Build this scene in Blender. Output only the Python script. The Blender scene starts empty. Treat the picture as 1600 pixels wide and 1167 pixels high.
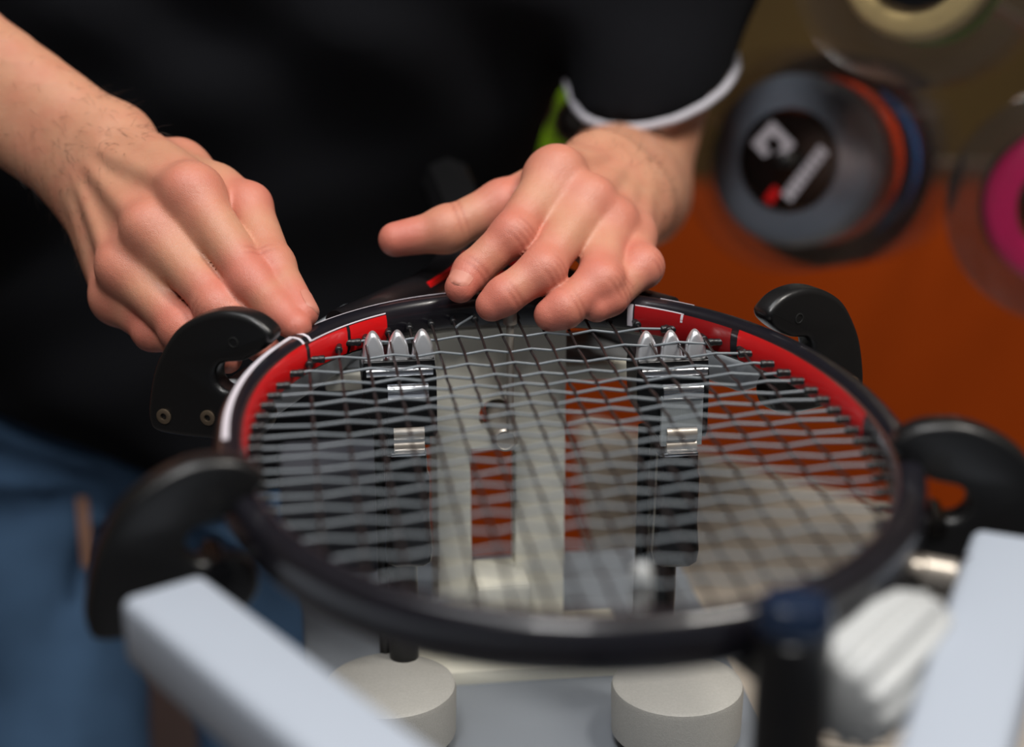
import bpy, bmesh, math, random
import numpy as np
from mathutils import Vector, Matrix

random.seed(7)
SC = bpy.context.scene
COL = SC.collection

# ------------------------------------------------------------------ camera, world, lights, exposure
F_PX, PITCH, CAM_Z = 2663.24, 0.340478, 1.25292
CT, ST = math.cos(PITCH), math.sin(PITCH)
cam_data = bpy.data.cameras.new('camera')
cam_data.sensor_width = 36.0
cam_data.lens = F_PX / 1600 * 36
cam_data.clip_start = 0.02
cam_data.dof.use_dof = True
cam_data.dof.focus_distance = 0.805
cam_data.dof.aperture_fstop = cam_data.lens / 19.0
cam_data.dof.aperture_blades = 9
cam = bpy.data.objects.new('camera', cam_data)
cam.location = (0, 0, CAM_Z)
cam.rotation_euler = (math.pi / 2 - PITCH, 0, 0)
COL.objects.link(cam)
SC.camera = cam

world = bpy.data.worlds.new('world')
SC.world = world
world.use_nodes = True
bg = world.node_tree.nodes['Background']
bg.inputs[0].default_value = (0.75, 0.85, 1.0, 1)
bg.inputs[1].default_value = 0.06

def area(name, loc, target, sx, sy, power, color):
    l = bpy.data.lights.new(name, 'AREA')
    l.shape = 'RECTANGLE'
    l.size, l.size_y = sx, sy
    l.energy = power
    l.color = color
    o = bpy.data.objects.new(name, l)
    o.location = loc
    o.rotation_euler = (Vector(target) - Vector(loc)).to_track_quat('-Z', 'Y').to_euler()
    COL.objects.link(o)
    return o

area('ceiling_lamp', (-0.30, 0.55, 2.55), (0.0, 0.8, 1.0), 1.0, 0.5, 11, (0.97, 0.98, 1.0))
area('front_lamp', (-0.12, -0.35, 2.45), (0.0, 0.85, 0.95), 0.45, 0.35, 17, (1.0, 0.98, 0.96))
area('reel_fill', (0.75, 0.35, 2.5), (0.55, 1.3, 0.95), 0.4, 0.3, 24, (1.0, 0.95, 0.88))  # added fill aimed at the reels to brighten them, no lamp known there

SC.view_settings.view_transform = 'Standard'
SC.view_settings.look = 'None'
SC.view_settings.gamma = 1.0
SC.view_settings.use_curve_mapping = False
SC.view_settings.exposure = 0.0

# ------------------------------------------------------------------ frames
AZ = 0.134562
CX, CY = 0.018267, 0.634912
CA, SA = math.cos(AZ), math.sin(AZ)
UDIR = Vector((CA, SA, 0)); VDIR = Vector((-SA, CA, 0)); UP = Vector((0, 0, 1))
ZS = 1.0                                            # string plane height

def at(px, py, d):
    """pixel of the 1600x1167 picture at depth d (along the optical axis) -> point in the room"""
    x = (px - 800) / F_PX * d
    y = -(py - 583.5) / F_PX * d
    return Vector((x, d * CT + y * ST, CAM_Z - d * ST + y * CT))

def at_z(px, py, z):
    p = at(px, py, 1.0) - Vector((0, 0, CAM_Z))
    t = (z - CAM_Z) / p.z
    return Vector((p.x * t, p.y * t, z))

def L(u, v, z=0.0):
    """racket frame (u across, v towards the handle) -> room"""
    return Vector((CX + u * CA - v * SA, CY + u * SA + v * CA, ZS + z))

# ------------------------------------------------------------------ materials
def lin(c):
    return tuple(((x / 255) / 12.92 if x / 255 <= 0.04045 else ((x / 255 + 0.055) / 1.055) ** 2.4) for x in c)

def mat(name, rgb, rough=0.5, metal=0.0, var=0.0, scale=60, bump=0.0, bscale=400, spec=0.5, coat=0.0, aniso=None):
    m = bpy.data.materials.new(name)
    m.use_nodes = True
    nt = m.node_tree
    b = nt.nodes['Principled BSDF']
    c = lin(rgb)
    b.inputs['Base Color'].default_value = (*c, 1)
    b.inputs['Roughness'].default_value = rough
    b.inputs['Metallic'].default_value = metal
    b.inputs['Specular IOR Level'].default_value = spec
    b.inputs['Coat Weight'].default_value = coat
    tc = nt.nodes.new('ShaderNodeTexCoord')
    if var > 0:
        n = nt.nodes.new('ShaderNodeTexNoise')
        n.inputs['Scale'].default_value = scale
        n.inputs['Detail'].default_value = 4
        nt.links.new(tc.outputs['Object'], n.inputs['Vector'])
        r = nt.nodes.new('ShaderNodeMix'); r.data_type = 'RGBA'
        r.inputs[6].default_value = (*[x * (1 - var) for x in c], 1)
        r.inputs[7].default_value = (*[min(1, x * (1 + var)) for x in c], 1)
        nt.links.new(n.outputs['Fac'], r.inputs[0])
        nt.links.new(r.outputs[2], b.inputs['Base Color'])
    if bump > 0:
        n2 = nt.nodes.new('ShaderNodeTexNoise')
        n2.inputs['Scale'].default_value = bscale
        n2.inputs['Detail'].default_value = 3
        if aniso:
            mp = nt.nodes.new('ShaderNodeMapping')
            mp.inputs['Scale'].default_value = aniso
            nt.links.new(tc.outputs['Object'], mp.inputs['Vector'])
            nt.links.new(mp.outputs['Vector'], n2.inputs['Vector'])
        else:
            nt.links.new(tc.outputs['Object'], n2.inputs['Vector'])
        bp = nt.nodes.new('ShaderNodeBump')
        bp.inputs['Strength'].default_value = bump
        bp.inputs['Distance'].default_value = 0.001
        nt.links.new(n2.outputs['Fac'], bp.inputs['Height'])
        nt.links.new(bp.outputs['Normal'], b.inputs['Normal'])
    return m

def clear_plastic(name, tint, haze=0.12, gloss=0.10, hazecol=(150, 140, 130)):
    m = bpy.data.materials.new(name)
    m.use_nodes = True
    nt = m.node_tree
    nt.nodes.clear()
    out = nt.nodes.new('ShaderNodeOutputMaterial')
    tr = nt.nodes.new('ShaderNodeBsdfTransparent'); tr.inputs[0].default_value = (*tint, 1)
    df = nt.nodes.new('ShaderNodeBsdfDiffuse'); df.inputs[0].default_value = (*lin(hazecol), 1)
    gl = nt.nodes.new('ShaderNodeBsdfGlossy'); gl.inputs['Roughness'].default_value = 0.08
    fr = nt.nodes.new('ShaderNodeFresnel'); fr.inputs[0].default_value = 1.45
    m1 = nt.nodes.new('ShaderNodeMixShader'); m1.inputs[0].default_value = haze
    m2 = nt.nodes.new('ShaderNodeMixShader')
    nt.links.new(tr.outputs[0], m1.inputs[1]); nt.links.new(df.outputs[0], m1.inputs[2])
    nt.links.new(fr.outputs[0], m2.inputs[0])
    nt.links.new(m1.outputs[0], m2.inputs[1]); nt.links.new(gl.outputs[0], m2.inputs[2])
    nt.links.new(m2.outputs[0], out.inputs[0])
    return m

M = {}
M['orange'] = mat('orange_paint', (172, 66, 0), 0.6, var=0.12, scale=3, spec=0.2)
M['olive'] = mat('olive_brown_paint', (84, 66, 34), 0.7, var=0.25, scale=4, spec=0.2)
M['floor'] = mat('grey_floor_vinyl', (120, 116, 116), 0.6, var=0.1, scale=8)
M['ceiling'] = mat('ceiling_white', (190, 186, 180), 0.9, var=0.03)
M['wall'] = mat('side_wall_grey', (120, 112, 104), 0.8, var=0.05)
M['black_plastic'] = mat('black_moulded_plastic', (18, 18, 19), 0.34, bump=0.05, bscale=900)
M['black_gloss'] = mat('black_gloss_plastic', (10, 10, 11), 0.18, var=0.1)
M['black_metal'] = mat('black_anodised_metal', (16, 17, 18), 0.3, metal=0.3, var=0.1)
M['frame_black'] = mat('graphite_lacquer', (22, 21, 27), 0.28, var=0.35, scale=90, coat=0.5)
M['throat'] = mat('graphite_throat', (20, 18, 20), 0.3, var=0.2, scale=90, coat=0.3)
M['red'] = mat('red_lacquer', (214, 10, 16), 0.4, var=0.06, coat=0.2)
M['dark_red'] = mat('dark_red_tone', (150, 10, 16), 0.4, var=0.06, coat=0.2)  # darker of the two panel reds
M['white_line'] = mat('white_pinstripe', (206, 200, 208), 0.4, var=0.04)
M['grommet'] = mat('grommet_black', (24, 25, 27), 0.35, var=0.1)
M['cross'] = mat('grey_monofilament', (106, 113, 119), 0.32, var=0.12, scale=300)
M['main'] = mat('black_monofilament', (30, 24, 24), 0.4, var=0.2, scale=300)
M['chrome'] = mat('polished_steel', (226, 228, 232), 0.16, metal=1.0, var=0.03)
M['tooth'] = mat('satin_steel', (224, 226, 230), 0.36, metal=0.85, var=0.03)
M['brushed'] = mat('brushed_steel', (176, 184, 186), 0.42, metal=0.5, var=0.08, bump=0.15, bscale=500, aniso=(4, 1, 0.2))
M['steel'] = mat('turned_steel', (168, 160, 150), 0.35, metal=0.6, var=0.08)
M['cream'] = mat('cream_enamel', (230, 227, 212), 0.4, var=0.05, scale=30, bump=0.05, bscale=500)
M['beam'] = mat('white_enamel', (166, 174, 186), 0.38, var=0.03, scale=30)
M['far_beam'] = mat('light_grey_enamel', (172, 178, 184), 0.42, var=0.04, scale=20)
M['grey_enamel'] = mat('grey_enamel', (110, 112, 114), 0.45, var=0.06, scale=20)
M['dark_grey'] = mat('dark_grey_enamel', (74, 75, 82), 0.5, var=0.05, scale=20)
M['cast'] = mat('cast_aluminium', (176, 174, 168), 0.6, metal=0.15, var=0.12, scale=900, bump=0.25, bscale=1500)
M['plate'] = mat('blue_grey_enamel', (132, 138, 146), 0.5, var=0.06, scale=20)
M['beige'] = mat('beige_laminate', (205, 194, 180), 0.5, var=0.08, scale=9)
M['brass'] = mat('bronzed_screw', (120, 105, 88), 0.4, metal=0.7, var=0.2, scale=500)
M['hole_shade'] = mat('painted_hole_shade', (6, 6, 6), 0.8, var=0.1)  # near-black colour standing in for the shade inside a small hole
M['shirt'] = mat('black_pique_cotton', (14, 15, 19), 0.95, var=0.35, scale=500, bump=0.5, bscale=1400, spec=0.15)
M['trim'] = mat('white_sleeve_piping', (176, 174, 182), 0.8, var=0.05)
M['belt'] = mat('brown_leather_tag', (150, 112, 92), 0.6, var=0.1)
M['white_knob'] = mat('white_knob_plastic', (178, 180, 180), 0.4, var=0.03)
M['reflect_cap'] = mat('black_cap_blue_reflection', (22, 34, 54), 0.16, var=0.1)  # blue of the reflected ceiling put into the cap's black
M['hair'] = mat('dark_hair', (34, 24, 18), 0.5, var=0.3, scale=200)
M['shoe'] = mat('black_shoe_leather', (20, 20, 20), 0.5, var=0.1)
M['nail'] = mat('fingernail', (190, 124, 106), 0.5, var=0.05, scale=200)
M['clear'] = clear_plastic('clear_reel_plastic', (0.955, 0.945, 0.935), haze=0.02)

def denim():
    m = mat('blue_denim', (70, 96, 126), 0.9, var=0.4, scale=14, bump=0.5, bscale=900, spec=0.1)
    return m
M['denim'] = denim()

def skin():
    m = bpy.data.materials.new('skin')
    m.use_nodes = True
    nt = m.node_tree
    b = nt.nodes['Principled BSDF']
    at_ = nt.nodes.new('ShaderNodeVertexColor'); at_.layer_name = 'tone'
    sep = nt.nodes.new('ShaderNodeSeparateColor')
    nt.links.new(at_.outputs['Color'], sep.inputs[0])
    tc = nt.nodes.new('ShaderNodeTexCoord')
    n = nt.nodes.new('ShaderNodeTexNoise'); n.inputs['Scale'].default_value = 70; n.inputs['Detail'].default_value = 6
    nt.links.new(tc.outputs['Object'], n.inputs['Vector'])
    mx = nt.nodes.new('ShaderNodeMix'); mx.data_type = 'RGBA'
    mx.inputs[6].default_value = (*lin((184, 128, 100)), 1)
    mx.inputs[7].default_value = (*lin((200, 148, 120)), 1)
    nt.links.new(n.outputs['Fac'], mx.inputs[0])
    red = nt.nodes.new('ShaderNodeMix'); red.data_type = 'RGBA'
    red.inputs[7].default_value = (*lin((194, 100, 90)), 1)
    nt.links.new(sep.outputs['Red'], red.inputs[0])
    nt.links.new(mx.outputs[2], red.inputs[6])
    crs = nt.nodes.new('ShaderNodeMix'); crs.data_type = 'RGBA'
    crs.inputs[7].default_value = (*lin((142, 66, 54)), 1)
    nt.links.new(sep.outputs['Green'], crs.inputs[0])
    nt.links.new(red.outputs[2], crs.inputs[6])
    nt.links.new(crs.outputs[2], b.inputs['Base Color'])
    bl = nt.nodes.new('ShaderNodeTexNoise'); bl.inputs['Scale'].default_value = 48; bl.inputs['Detail'].default_value = 3
    nt.links.new(tc.outputs['Object'], bl.inputs['Vector'])
    rp = nt.nodes.new('ShaderNodeMapRange'); rp.inputs[1].default_value = 0.45; rp.inputs[2].default_value = 0.75; rp.inputs[4].default_value = 0.35
    nt.links.new(bl.outputs['Fac'], rp.inputs[0])
    mt = nt.nodes.new('ShaderNodeMix'); mt.data_type = 'RGBA'
    mt.inputs[7].default_value = (*lin((190, 104, 88)), 1)
    nt.links.new(rp.outputs[0], mt.inputs[0]); nt.links.new(mx.outputs[2], mt.inputs[6])
    nt.links.new(mt.outputs[2], red.inputs[6])
    b.inputs['Roughness'].default_value = 0.42
    b.inputs['Specular IOR Level'].default_value = 0.45
    b.inputs['Subsurface Weight'].default_value = 0.18
    b.inputs['Subsurface Radius'].default_value = (1.0, 0.35, 0.2)
    b.inputs['Subsurface Scale'].default_value = 0.004
    v = nt.nodes.new('ShaderNodeTexVoronoi'); v.inputs['Scale'].default_value = 1500
    v.feature = 'DISTANCE_TO_EDGE'
    n3 = nt.nodes.new('ShaderNodeTexNoise'); n3.inputs['Scale'].default_value = 350; n3.inputs['Detail'].default_value = 4
    nt.links.new(tc.outputs['Object'], v.inputs['Vector']); nt.links.new(tc.outputs['Object'], n3.inputs['Vector'])
    ad = nt.nodes.new('ShaderNodeMath'); ad.operation = 'ADD'
    nt.links.new(v.outputs['Distance'], ad.inputs[0]); nt.links.new(n3.outputs['Fac'], ad.inputs[1])
    bp = nt.nodes.new('ShaderNodeBump'); bp.inputs['Strength'].default_value = 0.3; bp.inputs['Distance'].default_value = 0.0007
    nt.links.new(ad.outputs[0], bp.inputs['Height'])
    nt.links.new(bp.outputs['Normal'], b.inputs['Normal'])
    return m
M['skin'] = skin()

# ------------------------------------------------------------------ object helpers
def link(name, me, m=None, parent=None):
    o = bpy.data.objects.new(name, me)
    COL.objects.link(o)
    if m is not None:
        me.materials.append(m)
    if parent is not None:
        o.parent = parent
    return o

def obj(name, bm, m, parent=None, smooth=None, loc=None):
    """a bmesh in room coordinates -> one mesh object, origin moved to the parent's or its own base"""
    me = bpy.data.meshes.new(name)
    bmesh.ops.recalc_face_normals(bm, faces=bm.faces)
    if smooth is not None:
        for f in bm.faces:
            f.smooth = True
        for e in bm.edges:
            if len(e.link_faces) == 2 and e.calc_face_angle(0) > math.radians(smooth):
                e.smooth = False
    bm.to_mesh(me)
    bm.free()
    o = link(name, me, m, parent)
    if loc is not None:
        o.location = loc
    return o

def thing(name, label, cat, loc=(0, 0, 0), group=None):
    o = bpy.data.objects.new(name, None)
    o.empty_display_size = 0.02
    COL.objects.link(o)
    o.location = loc
    o['label'] = label
    o['category'] = cat
    if group:
        o['group'] = group
    return o

def tag(o, label, cat, group=None):
    o['label'] = label; o['category'] = cat
    if group:
        o['group'] = group
    return o

def local(bm, root):
    """room coordinates -> coordinates of an unrotated root"""
    bmesh.ops.translate(bm, verts=bm.verts, vec=-Vector(root.location))
    return bm

def part(name, bm, m, root, smooth=35, label=None):
    base = root
    off = Vector((0, 0, 0))
    while base is not None:
        off += Vector(base.location)
        base = base.parent
    bmesh.ops.translate(bm, verts=bm.verts, vec=-off)
    o = obj(name, bm, m, root, smooth)
    if label:
        o['label'] = label
    return o

def add_box(bm, c, x, y, z, ax=None, bevel=0.0, seg=2):
    """box of full sizes x,y,z about c; ax = 3x3 Matrix whose columns are its axes"""
    r = bmesh.ops.create_cube(bm, size=1.0)
    vs = r['verts']
    Mx = ax.to_4x4() if ax is not None else Matrix.Identity(4)
    bmesh.ops.transform(bm, matrix=Matrix.Translation(c) @ Mx @ Matrix.Diagonal((x, y, z, 1)), verts=vs)
    if bevel > 0:
        es = list({e for v in vs for e in v.link_edges})
        bmesh.ops.bevel(bm, geom=es, offset=bevel, segments=seg, profile=0.5, affect='EDGES')
    return bm

def axes(xdir, up=Vector((0, 0, 1))):
    x = Vector(xdir).normalized()
    y = Vector(up).cross(x).normalized()
    z = x.cross(y)
    return Matrix((x, y, z)).transposed()

RAX = axes((CA, SA, 0))                             # racket-aligned axes: x=u, y=v, z=up

def add_lathe(bm, base, axis, prof, seg=32, closed=False):
    """profile [(distance along the axis, radius)] turned about axis through base"""
    a = Vector(axis).normalized()
    t = Vector((0, 0, 1)) if abs(a.z) < 0.9 else Vector((1, 0, 0))
    e1 = a.cross(t).normalized(); e2 = a.cross(e1)
    rings = []
    for (h, r) in prof:
        if r < 1e-7:
            rings.append([bm.verts.new(base + a * h)])
        else:
            rings.append([bm.verts.new(base + a * h + (e1 * math.cos(2 * math.pi * k / seg) + e2 * math.sin(2 * math.pi * k / seg)) * r) for k in range(seg)])
    pairs = list(zip(rings[:-1], rings[1:]))
    if closed:
        pairs.append((rings[-1], rings[0]))
    for A, B in pairs:
        for k in range(seg):
            k2 = (k + 1) % seg
            if len(A) == 1 and len(B) == 1:
                continue
            if len(A) == 1:
                bm.faces.new((A[0], B[k], B[k2]))
            elif len(B) == 1:
                bm.faces.new((A[k], A[k2], B[0]))
            else:
                bm.faces.new((A[k], A[k2], B[k2], B[k]))
    if not closed:
        for R_ in (rings[0], rings[-1]):
            if len(R_) > 1:
                try:
                    bm.faces.new(R_)
                except ValueError:
                    pass
    return bm

def add_tube(bm, pts, rad, seg=8, caps=True, flat=1.0):
    n = len(pts)
    pts = [Vector(p) for p in pts]
    rr = rad if isinstance(rad, (list, tuple)) else [rad] * n
    prev = None
    rings = []
    for i in range(n):
        d = (pts[min(i + 1, n - 1)] - pts[max(i - 1, 0)]).normalized()
        up = Vector((0, 0, 1)) if abs(d.z) < 0.95 else Vector((1, 0, 0))
        if prev is None:
            e1 = d.cross(up).normalized()
        else:
            e1 = (prev - d * prev.dot(d)).normalized()
        prev = e1
        e2 = d.cross(e1)
        rings.append([bm.verts.new(pts[i] + (e1 * math.cos(2 * math.pi * k / seg) + e2 * math.sin(2 * math.pi * k / seg) * flat) * rr[i]) for k in range(seg)])
    for A, B in zip(rings[:-1], rings[1:]):
        for k in range(seg):
            bm.faces.new((A[k], A[(k + 1) % seg], B[(k + 1) % seg], B[k]))
    if caps:
        bm.faces.new(rings[0]); bm.faces.new(rings[-1])
    return bm

def smooth_loop(pts, n=4):
    """closed Catmull-Rom through 2-D points"""
    out = []
    N = len(pts)
    for i in range(N):
        p0, p1, p2, p3 = (np.array(pts[(i + k) % N], float) for k in (-1, 0, 1, 2))
        for s in range(n):
            t = s / n
            out.append(0.5 * (2 * p1 + (p2 - p0) * t + (2 * p0 - 5 * p1 + 4 * p2 - p3) * t * t + (3 * p1 - p0 - 3 * p2 + p3) * t ** 3))
    return out

def add_plate(bm, loop, origin, e, nrm, thick, round_=0.003, up=Vector((0, 0, 1))):
    """closed 2-D outline (e, up) extruded along nrm with rounded edges"""
    loop = [np.array(p, float) for p in loop]
    N = len(loop)
    area2 = sum(loop[i][0] * loop[(i + 1) % N][1] - loop[(i + 1) % N][0] * loop[i][1] for i in range(N))
    if area2 < 0:
        loop = loop[::-1]
    nor = []
    for i in range(N):
        d = loop[(i + 1) % N] - loop[i - 1]
        d = d / (np.linalg.norm(d) + 1e-12)
        nor.append(np.array([-d[1], d[0]]))         # inwards for a counter-clockwise loop
    layers = []
    for k in range(5):
        a = k / 4 * math.pi / 2
        layers.append((thick / 2 - round_ * (1 - math.sin(a)) - 0 * round_, None, round_ * (1 - math.cos(math.pi / 2 - a)) if False else None))
    stack = []
    for k in range(5):
        a = (1 - k / 4) * math.pi / 2
        stack.append((-thick / 2 + round_ * (1 - math.sin(a)), round_ * (1 - math.cos(a))))
    for k in range(5):
        a = (k / 4) * math.pi / 2
        stack.append((thick / 2 - round_ * (1 - math.sin(a)), round_ * (1 - math.cos(a))))
    rings = []
    for (h, ins) in stack:
        rings.append([bm.verts.new(origin + e * (p[0] + q[0] * ins) + up * (p[1] + q[1] * ins) + nrm * h) for p, q in zip(loop, nor)])
    for A, B in zip(rings[:-1], rings[1:]):
        for i in range(N):
            j = (i + 1) % N
            bm.faces.new((A[i], A[j], B[j], B[i]))
    bm.faces.new(rings[0][::-1]); bm.faces.new(rings[-1])
    return bm

def add_holed_plate(bm, loops, origin, e, up, nrm, thick):
    """outline with holes (all as lists of 2-D points) extruded along nrm"""
    fb = bmesh.new()
    edges = []
    for lp in loops:
        vs = [fb.verts.new((p[0], p[1], 0)) for p in lp]
        for i in range(len(vs)):
            edges.append(fb.edges.new((vs[i], vs[(i + 1) % len(vs)])))
    bmesh.ops.triangle_fill(fb, use_beauty=True, use_dissolve=False, edges=edges)
    fb.verts.index_update()
    def P(v, h): return origin + e * v.co.x + up * v.co.y + nrm * h
    lo = {v.index: bm.verts.new(P(v, 0)) for v in fb.verts}
    hi = {v.index: bm.verts.new(P(v, thick)) for v in fb.verts}
    for f in fb.faces:
        ids = [v.index for v in f.verts]
        bm.faces.new([lo[i] for i in ids]); bm.faces.new([hi[i] for i in ids][::-1])
    for ed in fb.edges:
        if len(ed.link_faces) == 1:
            a, b = (v.index for v in ed.verts)
            bm.faces.new((lo[a], lo[b], hi[b], hi[a]))
    fb.free()
    return bm

def circle2(cx, cy, r, n=28):
    return [(cx + r * math.cos(2 * math.pi * k / n), cy + r * math.sin(2 * math.pi * k / n)) for k in range(n)]

# ------------------------------------------------------------------ the setting
def struct(name, bm, m, label):
    o = obj(name, bm, m, None)
    o['kind'] = 'structure'
    o['label'] = label
    return o

def slab(name, c, sx, sy, sz, m, label, bevel=0):
    bm = bmesh.new()
    add_box(bm, Vector(c), sx, sy, sz, bevel=bevel)
    return struct(name, bm, m, label)

slab('floor', (0, 0.45, -0.05), 4.4, 4.4, 0.1, M['floor'], 'grey vinyl floor under the workbench area')
slab('ceiling', (0, 0.45, 2.75), 4.4, 4.4, 0.1, M['ceiling'], 'plain pale ceiling above the workshop')
slab('wall_back', (0, 2.70, 1.35), 4.4, 0.1, 2.7, M['olive'], 'olive brown wall behind the hanging reels')
slab('wall_left', (-2.25, 0.45, 1.35), 0.1, 4.4, 2.7, M['wall'], 'grey side wall left of the person')
slab('wall_right', (2.25, 0.45, 1.35), 0.1, 4.4, 2.7, M['wall'], 'grey side wall right of the machine')
slab('trim_1', (0, 2.62, 0.32), 4.38, 0.06, 0.64, M['orange'], 'wide orange panel along the lower back wall', bevel=0.006)

# ------------------------------------------------------------------ beige table beyond the racket
tb = thing('side_table', 'low beige laminate table in soft blur behind the strings at the right', 'table', (0.21, 1.4, 0))
bm = bmesh.new()
TP = [(0.069, 1.72), (0.37, 1.46), (0.44, 1.02), (0.069, 1.10)]
lo = [bm.verts.new((x, y, 0.565)) for x, y in TP]; hi = [bm.verts.new((x, y, 0.60)) for x, y in TP]
bm.faces.new(lo[::-1]); bm.faces.new(hi)
for i in range(4):
    bm.faces.new((lo[i], lo[(i + 1) % 4], hi[(i + 1) % 4], hi[i]))
bmesh.ops.bevel(bm, geom=list(bm.edges), offset=0.006, segments=2, affect='EDGES')
part('tabletop', bm, M['beige'], tb)
for (x, y) in ((0.10, 1.64), (0.34, 1.44), (0.40, 1.06), (0.10, 1.14)):
    bm = bmesh.new()
    add_box(bm, Vector((x, y, 0.2826)), 0.03, 0.03, 0.565, bevel=0.003)
    part('leg', bm, M['beige'], tb)

# ------------------------------------------------------------------ stringing machine
mach = thing('stringing_machine', 'racket stringing machine with white beams and four black hook supports holding the racket', 'machine', tuple(L(0, 0, -1.0)))

def loc_uv(u, v, z):                                # racket-frame point, z absolute
    return L(u, v, z - ZS)

bm = bmesh.new()
add_box(bm, loc_uv(0.01, 0.02, 0.787), 0.23, 0.60, 0.022, RAX, bevel=0.004)
part('turntable_plate', bm, M['plate'], mach, label='blue grey turntable plate')
bm = bmesh.new()
g0 = at_z(800, 1044, 0.806)
add_box(bm, g0 + VDIR * 0.03 + UP * -0.0045, 0.13, 0.06, 0.009, RAX, bevel=0.0012)
part('glide_rail', bm, M['cream'], mach, label='cream glide rail')
bm = bmesh.new()
add_lathe(bm, loc_uv(0.01, 0.0, 0.03), (0, 0, 1), [(0, 0.05), (0.70, 0.05), (0.705, 0.075), (0.746, 0.075)], 32)
part('column', bm, M['grey_enamel'], mach)
bm = bmesh.new()
add_lathe(bm, loc_uv(0.01, 0.0, 0.0), (0, 0, 1), [(0, 0.26), (0.012, 0.26), (0.03, 0.24), (0.034, 0.06)], 40)
part('foot_plate', bm, M['grey_enamel'], mach)

# far tower: slotted plate facing the racket
T0 = at(780, 650, 0.875)                            # centre of the round hole
def t2(px, py):
    d = at(px, py, 1.0) - Vector((0, 0, CAM_Z)); O_ = Vector((0, 0, CAM_Z))
    t = (T0 - O_).dot(VDIR) / d.dot(VDIR)
    h = O_ + d * t - T0
    return (h.dot(UDIR), h.z)
xl, zt = t2(680, 503); xr, zb = t2(880, 950)
sl, stp = t2(735, 703); sr, sb = t2(806, 905)
zb = 0.797 - T0.z
outer = [(xl, zb), (xr, zb), (xr, zt - 0.004), (xr - 0.012, zt + 0.002), (xl + 0.004, zt), (xl, zt - 0.004)]
hole = circle2(-0.001, 0.0, 0.0095)
slot = [(sl, sb), (sr, sb), (sr, stp), (sl, stp)]
bm = bmesh.new()
add_holed_plate(bm, [outer, hole, slot], T0, UDIR, UP, VDIR, 0.016)
tower = part('tower', bm, M['cream'], mach, label='cream slotted tower plate behind the strings')
for s, xx in ((1, xl), (-1, xr)):                   # side flanges of the tower, set back
    bm = bmesh.new()
    add_box(bm, T0 + UDIR * (xx + s * 0.004) + UP * ((zt + zb) / 2 - 0.004) + VDIR * 0.034, 0.007, 0.036, zt - zb - 0.012, RAX, bevel=0.001)
    part('tower_flange', bm, M['cream'], mach)
bm = bmesh.new()
c = T0 + UDIR * ((sl + sr) / 2 + 0.003) + UP * (sb + 0.004) - VDIR * 0.006
add_box(bm, c + VDIR * 0.004, sr - sl + 0.004, 0.034, 0.004, RAX, bevel=0.0012)
add_box(bm, c - VDIR * 0.012 - UP * 0.007, sr - sl + 0.004, 0.004, 0.016, RAX, bevel=0.0012)
part('slot_bracket', bm, M['cream'], mach)
bm = bmesh.new()
k0 = T0 - VDIR * 0.001
k1 = at(790, 688, 0.838)
ax = (k1 - k0)
add_lathe(bm, k0 + ax.normalized() * -0.012, ax, [(0, 0.0066), (ax.length + 0.009, 0.0066), (ax.length + 0.0112, 0.0060), (ax.length + 0.012, 0.0048), (ax.length + 0.0114, 0.0044), (ax.length + 0.0114, 0)], 28)
knob = part('clamp_knob', bm, M['steel'], mach, label='round steel clamp knob poking from the hole')
for k in range(10):                                 # knurl flats round the knob's nose
    pass
bm = bmesh.new()
r0 = at(797, 676, 0.838); r1 = r0.copy(); r1.z = 1.006
add_lathe(bm, r0, (0, 0, 1), [(0, 0.0019), (r1.z - r0.z, 0.0019)], 14)
add_lathe(bm, r0 + Vector((0, 0, r1.z - r0.z - 0.004)), (0, 0, 1), [(0, 0.0034), (0.006, 0.0034), (0.0068, 0.0026)], 16)
part('threaded_rod', bm, M['steel'], mach, label='thin upright steel rod')

# crossbar carrying the far arms
bm = bmesh.new()
cb0 = at_z(508, 586, 0.966); cb1 = at_z(1075, 562, 0.966)
cbd = (cb1 - cb0); cbx = axes(cbd)
add_box(bm, (cb0 + cb1) / 2 + cbx.col[1] * 0.024 - UP * 0.0045, cbd.length, 0.05, 0.009, cbx, bevel=0.0015)
part('crossbar', bm, M['cream'], mach)
bm = bmesh.new()
add_box(bm, (cb0 + cb1) / 2 + cbx.col[1] * 0.027 + UP * 0.001, cbd.length * 0.98, 0.044, 0.002, cbx, bevel=0.0005)
part('crossbar_pad', bm, M['grey_enamel'], mach, label='grey top of the crossbar')

# four arms towards the hooks
for su in (-1, 1):
    for sv in (-1, 1):
        if sv < 0:
            a = loc_uv(su * 0.151, -0.099, 0.9825); b = loc_uv(su * 0.016, -0.335, 0.9825); wd = 0.031
        else:
            a = loc_uv(su * 0.129, 0.122, 0.9757) if su < 0 else loc_uv(su * 0.122, 0.135, 0.9757); b = loc_uv(su * 0.064, 0.241, 0.9757); wd = 0.026
        d = b - a
        bm = bmesh.new()
        add_box(bm, (a + b) / 2, d.length, wd, 0.025 if sv < 0 else 0.0185, axes(d), bevel=0.004, seg=3)
        part('arm_beam', bm, M['beam' if sv < 0 else 'far_beam'], mach, smooth=50)
bm = bmesh.new()
add_box(bm, loc_uv(0, -0.345, 0.885), 0.08, 0.05, 0.215, RAX, bevel=0.006)
part('end_post', bm, M['beam'], mach)
bm = bmesh.new()
add_box(bm, loc_uv(0.005, -0.335, 0.7865), 0.09, 0.09, 0.022, RAX, bevel=0.003)
part('post_foot', bm, M['plate'], mach)
bm = bmesh.new()                                     # grey housing behind the left clamp
h0 = at(535, 800, 1.0)
add_box(bm, Vector((h0.x - 0.004, h0.y + 0.03, 0.833)), 0.072, 0.05, 0.07, RAX, bevel=0.006)
part('motor_housing', bm, M['dark_grey'], mach, label='grey housing behind the left clamp')

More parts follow.
